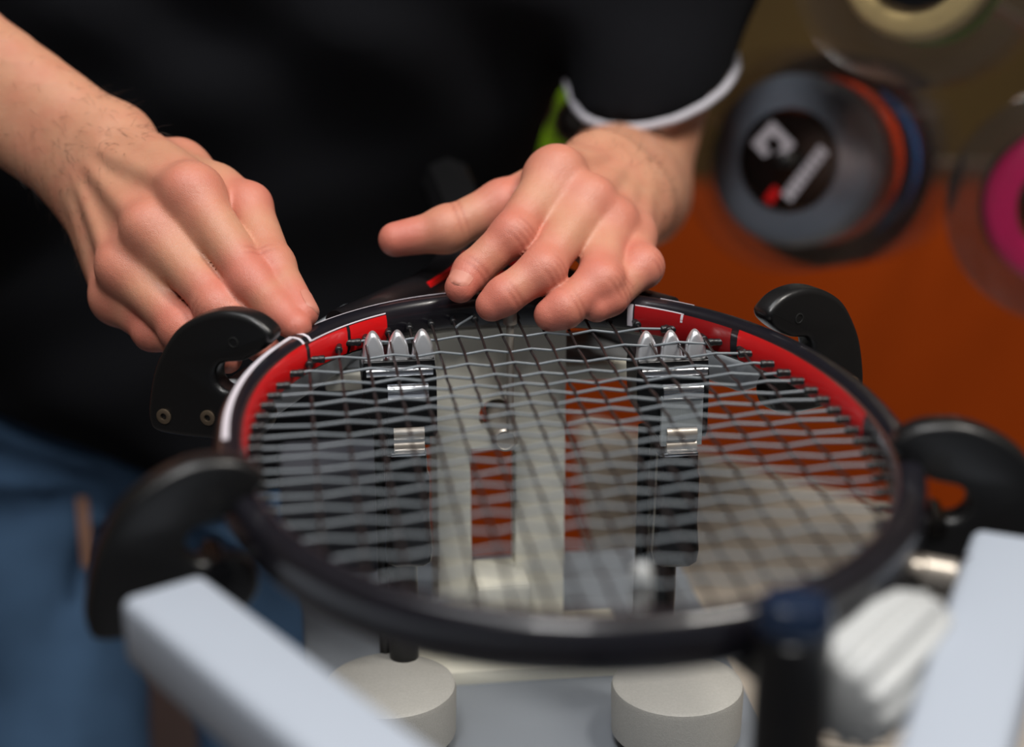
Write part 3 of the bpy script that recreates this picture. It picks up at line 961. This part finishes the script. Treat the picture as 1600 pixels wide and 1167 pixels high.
def surface_nets(fn, gx, gy, gz, B=12):
    """naive surface nets on a rectilinear grid; only blocks near the surface are evaluated"""
    nx, ny, nz = len(gx), len(gy), len(gz)
    F = np.full((nx, ny, nz), 1.0, np.float32)
    for i0 in range(0, nx, B):
        xs = gx[i0:i0 + B]
        cen, idx = [], []
        for j0 in range(0, ny, B):
            ys = gy[j0:j0 + B]
            for k0 in range(0, nz, B):
                zs = gz[k0:k0 + B]
                cen.append(((xs[0] + xs[-1]) / 2, (ys[0] + ys[-1]) / 2, (zs[0] + zs[-1]) / 2,
                            math.sqrt((xs[-1] - xs[0]) ** 2 + (ys[-1] - ys[0]) ** 2 + (zs[-1] - zs[0]) ** 2) / 2 + 0.004))
                idx.append((j0, k0))
        cen = np.array(cen, np.float32)
        d = fn(cen[:, :3])
        for (j0, k0), dv, hd in zip(idx, d, cen[:, 3]):
            if abs(dv) > hd * 1.35 + 0.004:
                F[i0:i0 + B, j0:j0 + B, k0:k0 + B] = dv
            else:
                ys = gy[j0:j0 + B]; zs = gz[k0:k0 + B]
                P = np.stack(np.meshgrid(xs, ys, zs, indexing='ij'), -1).reshape(-1, 3).astype(np.float32)
                F[i0:i0 + B, j0:j0 + B, k0:k0 + B] = fn(P).reshape(len(xs), len(ys), len(zs))
    S = F < 0
    cnt = np.zeros((nx - 1, ny - 1, nz - 1), np.uint8)
    for a in (0, 1):
        for b in (0, 1):
            for c in (0, 1):
                cnt += S[a:nx - 1 + a, b:ny - 1 + b, c:nz - 1 + c]
    act = (cnt > 0) & (cnt < 8)
    I, J, K = np.nonzero(act)
    vid = np.full(act.shape, -1, np.int32)
    vid[I, J, K] = np.arange(len(I))
    acc = np.zeros((len(I), 3), np.float64); num = np.zeros(len(I))
    cor = [(a, b, c) for a in (0, 1) for b in (0, 1) for c in (0, 1)]
    G = (np.asarray(gx), np.asarray(gy), np.asarray(gz))
    for a in cor:
        for ax in range(3):
            if a[ax] == 0:
                b = list(a); b[ax] = 1
                fa = F[I + a[0], J + a[1], K + a[2]]; fb = F[I + b[0], J + b[1], K + b[2]]
                cr = (fa < 0) != (fb < 0)
                t = np.where(cr, fa / np.where(cr, fa - fb, 1), 0)
                pa = np.stack([G[0][I + a[0]], G[1][J + a[1]], G[2][K + a[2]]], 1)
                pb = np.stack([G[0][I + b[0]], G[1][J + b[1]], G[2][K + b[2]]], 1)
                acc += np.where(cr[:, None], pa + (pb - pa) * t[:, None], 0); num += cr
    verts = acc / num[:, None]
    quads = []
    for ax in range(3):
        sl0 = [slice(None)] * 3; sl1 = [slice(None)] * 3
        sl0[ax] = slice(0, -1); sl1[ax] = slice(1, None)
        A = S[tuple(sl0)]; Bq = S[tuple(sl1)]
        E_ = A != Bq
        o1, o2 = [(1, 2), (2, 0), (0, 1)][ax]
        ii = np.array(np.nonzero(E_))
        ok = (ii[o1] > 0) & (ii[o2] > 0) & (ii[o1] < (nx, ny, nz)[o1] - 1) & (ii[o2] < (nx, ny, nz)[o2] - 1)
        ii = ii[:, ok]
        flip = A[tuple(ii)]
        def g(d1, d2):
            q = ii.copy(); q[o1] -= d1; q[o2] -= d2
            return vid[tuple(q)]
        q = np.stack([g(1, 1), g(0, 1), g(0, 0), g(1, 0)], 1)
        q[~flip] = q[~flip][:, ::-1]
        quads.append(q)
    return verts.astype(np.float32), np.concatenate(quads)

def mesh_np(name, v, q, m, parent):
    me = bpy.data.meshes.new(name)
    me.vertices.add(len(v)); me.vertices.foreach_set('co', v.ravel())
    me.loops.add(q.size); me.loops.foreach_set('vertex_index', q.astype(np.int32).ravel())
    me.polygons.add(len(q))
    me.polygons.foreach_set('loop_start', np.arange(0, q.size, 4, dtype=np.int32))
    me.polygons.foreach_set('loop_total', np.full(len(q), 4, np.int32))
    me.polygons.foreach_set('use_smooth', np.ones(len(q), bool))
    me.update(calc_edges=True)
    me.validate()
    return link(name, me, m, parent)

def axis_grid(lo, hi, coarse, fines):
    """coordinates from lo to hi: coarse step except inside the (a, b, step) ranges, easing between"""
    out = [lo]
    while out[-1] < hi:
        x = out[-1]; s = coarse
        for (a, b, st) in fines:
            dist = max(a - x, x - b, 0)
            s = min(s, st + dist * 0.35)
        out.append(x + s)
    return np.array(out)

# --- joints (picture position + depth)
class Hand: pass
def hand_fn(H):
    cam_p = Vector((0, 0, CAM_Z))
    w = H.wrist
    n = (H.f[0][0] - w).cross(H.f[3][0] - w).normalized()
    if n.dot(cam_p - w) < 0: n = -n
    H.n = n
    across = (H.f[3][0] - H.f[0][0]).normalized()
    def fn(p):
        fing = None
        for fi, (J, R_) in enumerate(zip(H.f, H.r)):
            d = None
            for a, b, ra, rb in zip(J[:-1], J[1:], R_[:-1], R_[1:]):
                c = cap(p, a, b, ra, rb)
                d = c if d is None else smin(d, c, 0.004)
            # knuckle of the middle joint: broader, with the bone showing on the back
            bis = ((J[1] - J[0]).normalized() - (J[2] - J[1]).normalized())
            bd = bis.normalized() if bis.length > 0.05 else n
            d = smin(d, sph(p, J[1] + bd * R_[1] * 0.30, R_[1] * 0.84), 0.006)
            fing = d if fing is None else smin(fing, d, 0.0016)
        palm = None
        for fi in range(4):
            a = w + across * (fi - 1.5) * 0.010
            c = cap(p, a - n * 0.001, H.f[fi][0] - n * 0.003, 0.0165, H.r[fi][0] * 1.10)
            palm = c if palm is None else smin(palm, c, 0.012)
        for i_ in range(3):                       # webs between the fingers
            a = (H.f[i_][0] + H.f[i_ + 1][0]) * 0.5 - n * 0.004
            b = (H.f[i_][0] * 0.60 + H.f[i_][1] * 0.40 + H.f[i_ + 1][0] * 0.60 + H.f[i_ + 1][1] * 0.40) * 0.5 - n * 0.003
            palm = smin(palm, cap(p, a, b, 0.0108, 0.0082), 0.008)
        # heel of the hand on the little-finger side
        palm = smin(palm, cap(p, w + across * 0.018 - n * 0.007, H.f[3][0] * 0.75 + w * 0.25 - n * 0.006, 0.014, 0.012), 0.014)
        d = smin(palm, fing, 0.007)
        for fi in range(4):
            a = H.f[fi][0]
            d = smin(d, sph(p, a + n * H.r[fi][0] * 0.38, H.r[fi][0] * 0.72), 0.009)
            wa = w + across * (fi - 1.5) * 0.005
            d = smin(d, cap(p, a + n * (H.r[fi][0] * 0.62), wa * 0.75 + a * 0.25 + n * 0.0145, 0.0026, 0.0020), 0.008)
        for (a, b, r_) in H.veins:
            d = smin(d, cap(p, a, b, r_, r_), 0.004)
        # thumb
        T, TR = H.t, H.tr
        th = None
        for a, b, ra, rb in zip(T[:-1], T[1:], TR[:-1], TR[1:]):
            c = cap(p, a, b, ra, rb)
            th = c if th is None else smin(th, c, 0.005)
        th = smin(th, sph(p, T[2] + (n * 0.2) * TR[2], TR[2] * 0.97), 0.005)
        wb = cap(p, T[0] * 0.45 + T[1] * 0.55, H.f[0][0] * 0.6 + w * 0.4 - n * 0.004, 0.010, 0.010)
        d2 = smin(smin(th, wb, 0.010), cap(p, w - n * 0.004, T[0], 0.016, 0.015), 0.012)
        # the thumb melts into the palm near its root only
        near = np.clip(1 - sph(p, T[0] * 0.5 + T[1] * 0.5, 0.0) / 0.045, 0, 1)
        d = smin(d, d2, np.maximum(0.0015, 0.013 * near).astype(np.float32))
        # creases over the joints
        for (c, ax_, r_, dep) in H.creases:
            q = p - V3(c)
            al = q @ V3(ax_)
            rad = np.sqrt((q * q).sum(1))
            d = d + dep * np.exp(-(al / 0.00085) ** 2) * np.clip(1 - (rad / r_) ** 2, 0, 1)
        return d
    return fn

R = Hand()
R.wrist = at(158, 256, 0.893)
R.f = [[at(300, 300, .823), at(393, 438, .801), at(440, 490, .789), at(463, 510, .781)],
       [at(238, 358, .826), at(343, 478, .803), at(393, 525, .795), at(415, 548, .79)],
       [at(196, 420, .834), at(285, 512, .812), at(335, 545, .80), at(355, 560, .795)],
       [at(182, 468, .848), at(240, 515, .830), at(290, 538, .818), at(312, 550, .812)]]
R.r = [[.0125, .0100, .0086, .0072], [.0125, .0102, .0088, .0075], [.0120, .0098, .0085, .0072], [.0108, .0088, .0077, .0066]]
R.t = [at(278, 266, .874), at(388, 322, .838), at(427, 416, .812), at(473, 489, .789)]
R.tr = [.0125, .0112, .0098, .0075]
R.veins = []
Lh = Hand()
Lh.wrist = at(962, 292, .922)
Lh.f = [[at(866, 272, .856), at(800, 367, .829), at(737, 424, .825), at(719, 449, .819)],
        [at(916, 318, .851), at(846, 422, .818), at(788, 462, .812), at(768, 477, .812)],
        [at(952, 354, .855), at(936, 440, .822), at(882, 482, .812), at(860, 492, .812)],
        [at(984, 374, .866), at(1000, 417, .838), at(953, 464, .822), at(932, 479, .818)]]
Lh.r = [[.0125, .0102, .0088, .0076], [.0122, .0104, .0090, .0078], [.0122, .0108, .0092, .0080], [.0114, .0100, .0086, .0076]]
Lh.t = [at(905, 285, .893), at(785, 318, .869), at(695, 360, .862), at(618, 374, .860)]
Lh.tr = [.0160, .0118, .0108, .0088]
Lh.veins = []

def vein(H, pts, r_):
    for a, b in zip(pts[:-1], pts[1:]):
        H.veins.append((a, b, r_))
def add_creases(H):
    H.creases = []
    n = (H.f[0][0] - H.wrist).cross(H.f[3][0] - H.wrist).normalized()
    if n.dot(Vector((0, 0, CAM_Z)) - H.wrist) < 0: n = -n
    for J, R_ in zip(H.f, H.r):
        ax_ = ((J[1] - J[0]).normalized() + (J[2] - J[1]).normalized()).normalized()
        bis = ((J[1] - J[0]).normalized() - (J[2] - J[1]).normalized())
        bd = bis.normalized() if bis.length > 0.05 else n
        for s in (-0.0045, -0.0015, 0.0018, 0.0048):
            H.creases.append((J[1] + bd * R_[1] + ax_ * s, ax_, R_[1] * 0.85, 0.00042))
        ax2 = ((J[2] - J[1]).normalized() + (J[3] - J[2]).normalized()).normalized()
        for s in (-0.0015, 0.0015):
            H.creases.append((J[2] + bd * R_[2] + ax2 * s, ax2, R_[2] * 1.3, 0.00040))
    T = H.t
    ax_ = ((T[2] - T[1]).normalized() + (T[3] - T[2]).normalized()).normalized()
    for s in (-0.002, 0.0015):
        H.creases.append((T[2] + n * H.tr[2] + ax_ * s, ax_, H.tr[2] * 1.3, 0.0004))
add_creases(R); add_creases(Lh)

# --- arms and trunk
R_elbow = at(-380, -130, 1.0)
L_elbow = at(982, 290, 1.135)
R_sh = Vector((-0.30, 1.20, 1.35)); L_sh = Vector((0.172, 1.215, 1.34))
neck = Vector((0.015, 1.17, 1.43)); head_c = Vector((0.01, 1.06, 1.56))
hip = Vector((-0.29, 1.34, 0.76)); chest = Vector((-0.088, 1.23, 1.19)); belly = Vector((-0.198, 1.30, 0.97))
kneeR = Vector((-0.385, 1.26, 0.44)); kneeL = Vector((-0.19, 1.27, 0.44))
hipR = Vector((-0.385, 1.33, 0.74)); hipL = Vector((-0.195, 1.33, 0.74))
ankR = Vector((-0.40, 1.34, 0.09)); ankL = Vector((-0.16, 1.34, 0.09))
tilt = axes((chest - hip).cross(Vector((0, 1, 0))) * -1, Vector((0, 1, 0)))

def forearm(p, w, e, n, rw, re):
    side = (e - w).cross(n).normalized()
    d = cap(p, w + side * 0.012, e + side * 0.014, rw, re)
    d = smin(d, cap(p, w - side * 0.012, e - side * 0.014, rw, re), 0.02)
    m = w * 0.38 + e * 0.62
    d = smin(d, cap(p, m - n * 0.006, e - n * 0.002, 0.032, 0.034), 0.03)
    return d

def trunk(p, g=0.0):
    """chest, belly and hips, grown by g"""
    d = ell(p, chest, (0.200 + g, 0.125 + g, 0.19 + g))
    d = smin(d, cap(p, R_sh + Vector((0.03, 0, -0.01)), L_sh + Vector((-0.03, 0, -0.01)), 0.072 + g, 0.072 + g), 0.09)
    d = smin(d, ell(p, belly, (0.192 + g, 0.125 + g, 0.19 + g)), 0.12)
    d = smin(d, ell(p, (-0.30, 1.26, 1.11), (0.15 + g, 0.10 + g, 0.19 + g)), 0.08)
    d = smin(d, ell(p, hip, (0.175 + g, 0.125 + g, 0.13 + g)), 0.10)
    return d

hr = hand_fn(R); hl_ = hand_fn(Lh)
vR = [at(205, 222, .872) , at(232, 270, .852), at(248, 318, .834)]
vein(R, [at(178, 262, .868), at(192, 320, .852), at(200, 372, .838)], 0.0018)
vein(R, [at(228, 262, .862), at(246, 288, .845), at(236, 320, .835)], 0.0018)

def bbox_gate(fn, lo, hi, pad):
    lo = np.array(lo, np.float32); hi = np.array(hi, np.float32)
    def f(p):
        q = np.maximum(np.maximum(lo - p, p - hi), 0)
        dd = np.sqrt((q * q).sum(1))
        out = dd + pad
        m = dd < 0.02
        if m.any():
            out[m] = fn(p[m])
        return out
    return f
def hand_box(H):
    P = np.array([list(x) for J in H.f for x in J] + [list(x) for x in H.t] + [list(H.wrist)])
    return P.min(0) - 0.035, P.max(0) + 0.035
bR = hand_box(R); bL = hand_box(Lh)
gR = bbox_gate(hr, *bR, 0.004); gL = bbox_gate(hl_, *bL, 0.004)

def body_fn(p):
    d = trunk(p, -0.012)
    d = smin(d, cap(p, neck + Vector((0, 0.03, -0.07)), neck + Vector((-0.002, -0.045, 0.07)), 0.058, 0.052), 0.04)
    hd = ell(p, head_c, (0.076, 0.096, 0.112))
    hd = smin(hd, ell(p, head_c + Vector((0, -0.035, -0.062)), (0.052, 0.056, 0.056)), 0.04)
    hd = smin(hd, cap(p, head_c + Vector((0, -0.092, 0.012)), head_c + Vector((0, -0.112, -0.024)), 0.009, 0.014), 0.014)
    for s in (-1, 1):
        hd = smin(hd, ell(p, head_c + Vector((s * 0.078, 0.01, -0.005)), (0.010, 0.020, 0.032)), 0.008)
        hd = smax(hd, -sph(p, head_c + Vector((s * 0.032, -0.100, 0.012)), 0.016), 0.012)
        hd = smin(hd, sph(p, head_c + Vector((s * 0.032, -0.082, 0.010)), 0.0125), 0.003)
    hd = smin(hd, cap(p, head_c + Vector((-0.02, -0.086, -0.058)), head_c + Vector((0.02, -0.086, -0.058)), 0.007, 0.007), 0.006)
    d = smin(d, hd, 0.03)
    # upper arms
    d = smin(d, cap(p, R_sh, R_elbow, 0.056, 0.040), 0.05)
    d = smin(d, cap(p, L_sh, L_elbow, 0.041, 0.0380), 0.010)
    # forearms flow into the hands
    fr = forearm(p, R.wrist, R_elbow, R.n, 0.0195, 0.028)
    fl = forearm(p, Lh.wrist, L_elbow, Lh.n, 0.0195, 0.026)
    d = smin(d, fr, 0.012); d = smin(d, fl, 0.010)
    d = smin(d, gR(p), 0.016); d = smin(d, gL(p), 0.016)
    # legs and feet
    for h, k, a in ((hipR, kneeR, ankR), (hipL, kneeL, ankL)):
        d = smin(d, cap(p, h, k, 0.080, 0.052), 0.03)
        d = smin(d, cap(p, k, a, 0.052, 0.036), 0.02)
        d = smin(d, cap(p, a + Vector((0, 0.02, -0.045)), a + Vector((0, -0.15, -0.058)), 0.034, 0.026), 0.02)
    return d
R.n = (R.f[0][0] - R.wrist).cross(R.f[3][0] - R.wrist).normalized()
Lh.n = (Lh.f[0][0] - Lh.wrist).cross(Lh.f[3][0] - Lh.wrist).normalized()
for H in (R, Lh):
    if H.n.dot(Vector((0, 0, CAM_Z)) - H.wrist) < 0: H.n = -H.n

FS = 0.0013
fx = [(float(bR[0][0]) + 0.02, float(bR[1][0]) - 0.02, FS), (float(bL[0][0]) + 0.015, float(bL[1][0]) - 0.02, FS)]
fy = [(min(float(bR[0][1]), float(bL[0][1])) + 0.025, max(float(bR[1][1]), float(bL[1][1])) - 0.03, FS)]
fz = [(min(float(bR[0][2]), float(bL[0][2])) + 0.025, max(float(bR[1][2]), float(bL[1][2])) - 0.02, FS)]
gx = axis_grid(-0.62, 0.34, 0.009, fx)
gy = axis_grid(0.66, 1.50, 0.009, fy)
gz = axis_grid(-0.02, 1.72, 0.010, fz)
person = thing('person', 'person in black polo shirt and blue jeans bending over the racket, hands on its frame', 'person', (hip.x, hip.y, 0))
v, q = surface_nets(body_fn, gx, gy, gz)
# tone: r = redness of knuckles and tips, g = crease
red = np.zeros(len(v), np.float32); cre = np.zeros(len(v), np.float32)
for H in (R, Lh):
    lo, hi = hand_box(H)
    m = np.all((v > lo) & (v < hi), 1)
    vm = v[m]
    rr_ = np.zeros(len(vm), np.float32); cc = np.zeros(len(vm), np.float32)
    for J in H.f + [H.t]:
        for jj, (wgt, s) in enumerate(((0.75, 0.013), (0.9, 0.011), (0.4, 0.010), (0.95, 0.013))):
            d = np.sqrt(((vm - V3(J[jj])) ** 2).sum(1))
            rr_ = np.maximum(rr_, wgt * np.exp(-(np.maximum(d - 0.008, 0) / s) ** 2))
    for (c, ax_, r_, dep) in H.creases:
        qd = vm - V3(c)
        al = qd @ V3(ax_); rad = np.sqrt((qd * qd).sum(1))
        cc = np.maximum(cc, 0.42 * np.exp(-(al / 0.0009) ** 2) * np.clip(1 - (rad / r_) ** 2, 0, 1))
    red[m] = np.maximum(red[m], rr_ * 0.68); cre[m] = np.maximum(cre[m], cc)
off = np.array(person.location, np.float32)
body = mesh_np('body', v - off, q, M['skin'], person)
colr = np.zeros((len(v), 4), np.float32); colr[:, 0] = red; colr[:, 1] = cre; colr[:, 3] = 1
ca = body.data.color_attributes.new('tone', 'FLOAT_COLOR', 'POINT')
ca.data.foreach_set('color', colr.ravel())
body_v = v.copy()

# polo shirt
hem_c = at(95, 800, 1.20)
hem_n = Vector((0.33, 0.0, 0.94)).normalized()
sl_axis = (L_sh - L_elbow).normalized()
hemL = L_elbow + (L_sh - L_elbow) * 0.190
sl_n = (Vector((-0.17, -0.30, 0.95))).normalized()
hemR = R_elbow * 0.56 + R_sh * 0.44
sr_n = (R_sh - R_elbow).normalized()
def shirt_fn(p):
    d = trunk(p, 0.004)
    fold = 0.006 * np.sin(p[:, 0] * 38 + p[:, 2] * 26 + 2.2 * np.sin(p[:, 2] * 17)) + 0.004 * np.sin(p[:, 2] * 70 - p[:, 0] * 22 + p[:, 1] * 30)
    d = d + fold * 0.7
    # lower edge blouses out over the jeans
    d = smin(d, ell(p, hip + Vector((0.0, 0, 0.06)), (0.200, 0.150, 0.10)) + fold, 0.08)
    low = (p - V3(hem_c)) @ V3(hem_n) + 0.004 * np.sin(p[:, 0] * 40)
    d = smax(d, -low, 0.012)
    a = cap(p, L_sh, hemL - sl_axis * 0.03 + Vector((-0.004, -0.009, 0)), 0.082, 0.0425) + fold * 0.2
    a = smax(a, -((p - V3(hemL)) @ V3(sl_n)), 0.004)
    d = smin(d, a, 0.08)
    b = cap(p, R_sh, hemR - sr_n * 0.06, 0.080, 0.064) + fold * 0.35
    b = smax(b, -((p - V3(hemR)) @ V3(sr_n)), 0.004)
    d = smin(d, b, 0.035)
    # collar
    d = smin(d, np.abs(cap(p, neck + Vector((0, 0.03, -0.04)), neck + Vector((0, -0.01, 0.012)), 0.068, 0.064)) - 0.0065, 0.006)
    d = smax(d, ((p - V3(neck + Vector((0, 0, 0.03)))) @ V3(Vector((0, -0.35, 0.94)))), 0.004)
    return d
CG = 0.0075
v, q = surface_nets(shirt_fn, np.arange(-0.56, 0.36, CG), np.arange(1.0, 1.55, CG), np.arange(0.70, 1.50, CG))
shirt = mesh_np('polo_shirt', v - off, q, M['shirt'], person)
# white piping along the left sleeve's edge
bm = bmesh.new()
sub = v[np.abs((v - V3(hemL)) @ V3(sl_n)) < 0.02]
cen = hemL
e1 = Vector((1, 0, 0)) - sl_n * sl_n.x; e1.normalize(); e2 = sl_n.cross(e1)
ring = []
for k in range(48):
    a = 2 * math.pi * k / 48
    dr = e1 * math.cos(a) + e2 * math.sin(a)
    # march outwards to the shirt's surface just above the hem
    o_ = V3(cen + sl_n * 0.006)
    ts = np.arange(0.0, 0.09, 0.001, dtype=np.float32)
    dd = shirt_fn(o_[None, :] + ts[:, None] * V3(dr)[None, :])
    hit_ = ts[np.argmax(dd > 0)] if (dd > 0).any() else 0.05
    ring.append(cen + sl_n * 0.0005 + dr * min(float(hit_), 0.062))
rg = [bm.verts.new(p) for p in ring]
bm.verts.index_update()
bm2 = bmesh.new()
add_tube(bm2, ring + ring[:1], 0.0030, 8, caps=False)
bm.free()
tr_ = part('sleeve_piping', bm2, M['trim'], shirt, 60, label='white sleeve piping')

# jeans
crotch = at(150, 852, 1.2)
def jeans_fn(p):
    r0 = p - V3(crotch)
    an = np.arctan2(r0[:, 2], -r0[:, 0]); rr_ = np.sqrt(r0[:, 0] ** 2 + r0[:, 2] ** 2)
    f = 0.013 * np.sin(an * 11 + 1.5 * np.sin(an * 5)) * np.clip(rr_ / 0.05, 0, 1) * np.exp(-rr_ / 0.16)
    f = f + 0.003 * np.sin(p[:, 2] * 44 + p[:, 0] * 30 + 2.5 * np.sin(p[:, 0] * 23 + p[:, 2] * 9))
    d = ell(p, hip + Vector((0, 0, 0.0)), (0.184, 0.134, 0.14))
    for h, k, a in ((hipR, kneeR, ankR), (hipL, kneeL, ankL)):
        d = smin(d, cap(p, h, k, 0.094, 0.070), 0.035)
        d = smin(d, cap(p, k, a, 0.070, 0.060), 0.02)
    d = d + f
    d = smax(d, p[:, 2] - 0.87, 0.004)
    d = smax(d, 0.055 - p[:, 2], 0.004)
    return d
CJ = 0.010
v, q = surface_nets(jeans_fn, np.arange(-0.56, 0.05, CJ), np.arange(1.12, 1.55, CJ), np.arange(0.02, 0.97, CJ))
jeans = mesh_np('jeans', v - off, q, M['denim'], person)
bm = bmesh.new()
ds = np.arange(1.0, 1.4, 0.002)
pp = np.array([list(at(133, 832, d_)) for d_ in ds], np.float32)
c = Vector([float(x) for x in pp[int(np.argmax(jeans_fn(pp) < 0))]])
add_box(bm, c, 0.009, 0.005, 0.06, bevel=0.001)
part('belt_loop', bm, M['belt'], jeans)
# shoes
for a in (ankR, ankL):
    sf = lambda p, a=a: smax(smin(cap(p, a + Vector((0, 0.03, -0.045)), a + Vector((0, -0.155, -0.056)), 0.044, 0.034), cap(p, a + Vector((0, 0.01, 0.01)), a + Vector((0, 0.02, -0.04)), 0.046, 0.046), 0.02), 0.0 - p[:, 2], 0.003)
    v, q = surface_nets(sf, np.arange(a.x - 0.07, a.x + 0.07, 0.006), np.arange(a.y - 0.22, a.y + 0.1, 0.006), np.arange(-0.02, 0.17, 0.006))
    mesh_np('shoe', v - off, q, M['shoe'], person)
# head hair
hf = lambda p: smax(ell(p, head_c + Vector((0, 0.012, 0.016)), (0.084, 0.098, 0.112)), -(p[:, 2] - (head_c.z + 0.03) + (p[:, 1] - head_c.y) * 1.0 + 0.004 * np.sin(p[:, 0] * 300)), 0.006)
v, q = surface_nets(hf, np.arange(head_c.x - 0.11, head_c.x + 0.11, 0.006), np.arange(head_c.y - 0.13, head_c.y + 0.14, 0.006), np.arange(head_c.z - 0.13, head_c.z + 0.15, 0.006))
mesh_np('hair', v - off, q, M['hair'], person)

for s_ in (-1, 1):
    bm = bmesh.new()
    c_ = head_c + Vector((s_ * 0.032, -0.0855, 0.011))
    bmesh.ops.create_uvsphere(bm, u_segments=16, v_segments=10, radius=0.0112, matrix=Matrix.Translation(c_))
    ey = part('eye', bm, M['trim'], person, 60)
    bm = bmesh.new()
    bmesh.ops.create_uvsphere(bm, u_segments=12, v_segments=8, radius=0.0055, matrix=Matrix.Translation(c_ + Vector((0, -0.0068, -0.002))))
    part('iris', bm, M['hair'], ey, 60)
    bm = bmesh.new()
    add_tube(bm, [head_c + Vector((s_ * x, y, z)) for x, y, z in ((0.016, -0.094, 0.028), (0.032, -0.0915, 0.034), (0.048, -0.080, 0.030))], [0.002, 0.0032, 0.0015], 8)
    part('eyebrow', bm, M['hair'], person, 60)
# fine hair on the forearms
nv = np.empty(len(body_v) * 3, np.float32); body.data.vertices.foreach_get('normal', nv); nv = nv.reshape(-1, 3)
bm = bmesh.new()
hr_ = random.Random(11)
for (w_, e_, nd, cnt) in ((R.wrist, R_elbow, R.n, 520), (Lh.wrist, L_elbow, Lh.n, 160)):
    ax_ = e_ - w_
    t = ((body_v - V3(w_)) @ V3(ax_)) / ax_.length_squared
    dist = np.sqrt(((body_v - V3(w_) - t[:, None] * V3(ax_)) ** 2).sum(1))
    ok = np.nonzero((t > -0.12) & (t < 0.85) & (dist < 0.055) & (nv @ V3(nd) > 0.0))[0]
    for _ in range(cnt):
        k = int(ok[hr_.randrange(len(ok))])
        p0 = Vector([float(x) for x in body_v[k]]); n0 = Vector([float(x) for x in nv[k]])
        p0 = p0 + n0.orthogonal() * hr_.uniform(-0.003, 0.003)
        dr = (-ax_.normalized() + n0 * hr_.uniform(0.12, 0.55) + Vector([hr_.uniform(-0.5, 0.5) for _ in range(3)])).normalized()
        ln = hr_.uniform(0.006, 0.013)
        add_tube(bm, [p0 - n0 * 0.0006, p0 + dr * ln * 0.5 + n0 * 0.0003, p0 + dr * ln - n0 * 0.0005], [0.00007, 0.00006, 0.00002], 3, caps=False)
ah = part('arm_hair', bm, M['hair'], person, 60)
ah['kind'] = 'stuff'

# fingernails
def fnail(J, R_, up, wd=0.0056, x0=-0.0085, x1=0.0042):
    """a nail plate that hugs the rounded fingertip"""
    c = J[3]; r = R_[3]
    d = (J[3] - J[2]).normalized()
    up = (up - d * up.dot(d)).normalized()
    sd = d.cross(up)
    bm = bmesh.new()
    top, bot = [], []
    NX, NY = 9, 9
    for i in range(NX):
        a, b = [], []
        for k in range(NY):
            s_ = (k / (NY - 1) - 0.5) * 2
            t = i / (NX - 1)
            lo_, hi_ = x0 + 0.0022 * s_ * s_, x1 - 0.0026 * s_ * s_
            x = lo_ + (hi_ - lo_) * t
            y = s_ * wd * (0.90 + 0.10 * math.sin(math.pi * (0.15 + 0.7 * t)))
            rr = r + (R_[2] - r) * max(0.0, -x) / max(1e-6, (J[3] - J[2]).length)
            h = math.sqrt(max(1e-9, rr * rr - y * y - max(x, 0) ** 2 * 0.75))
            p = c + d * x + sd * y + up * h
            nn = (sd * y + up * h).normalized()
            lift = 0.0002 if 0 < i < NX - 1 else -0.0002
            a.append(bm.verts.new(p + nn * lift)); b.append(bm.verts.new(p - nn * 0.0012))
        top.append(a); bot.append(b)
    for A in (top, bot):
        for i in range(NX - 1):
            for k in range(NY - 1):
                bm.faces.new((A[i][k], A[i + 1][k], A[i + 1][k + 1], A[i][k + 1]))
    for i in range(NX - 1):
        for k in (0, NY - 1):
            bm.faces.new((top[i][k], top[i + 1][k], bot[i + 1][k], bot[i][k]))
    for k in range(NY - 1):
        for i in (0, NX - 1):
            bm.faces.new((top[i][k], top[i][k + 1], bot[i][k + 1], bot[i][k]))
    part('fingernail', bm, M['nail'], person, 60)
tocam = lambda p: (Vector((0, 0, CAM_Z)) - p).normalized()
fnail(Lh.f[0], Lh.r[0], (Vector((-0.45, 0.0, -0.15)) + tocam(Lh.f[0][3])))
fnail(R.t, R.tr, Vector((0.85, -0.1, 0.45)), 0.0058, -0.0095, 0.0052)
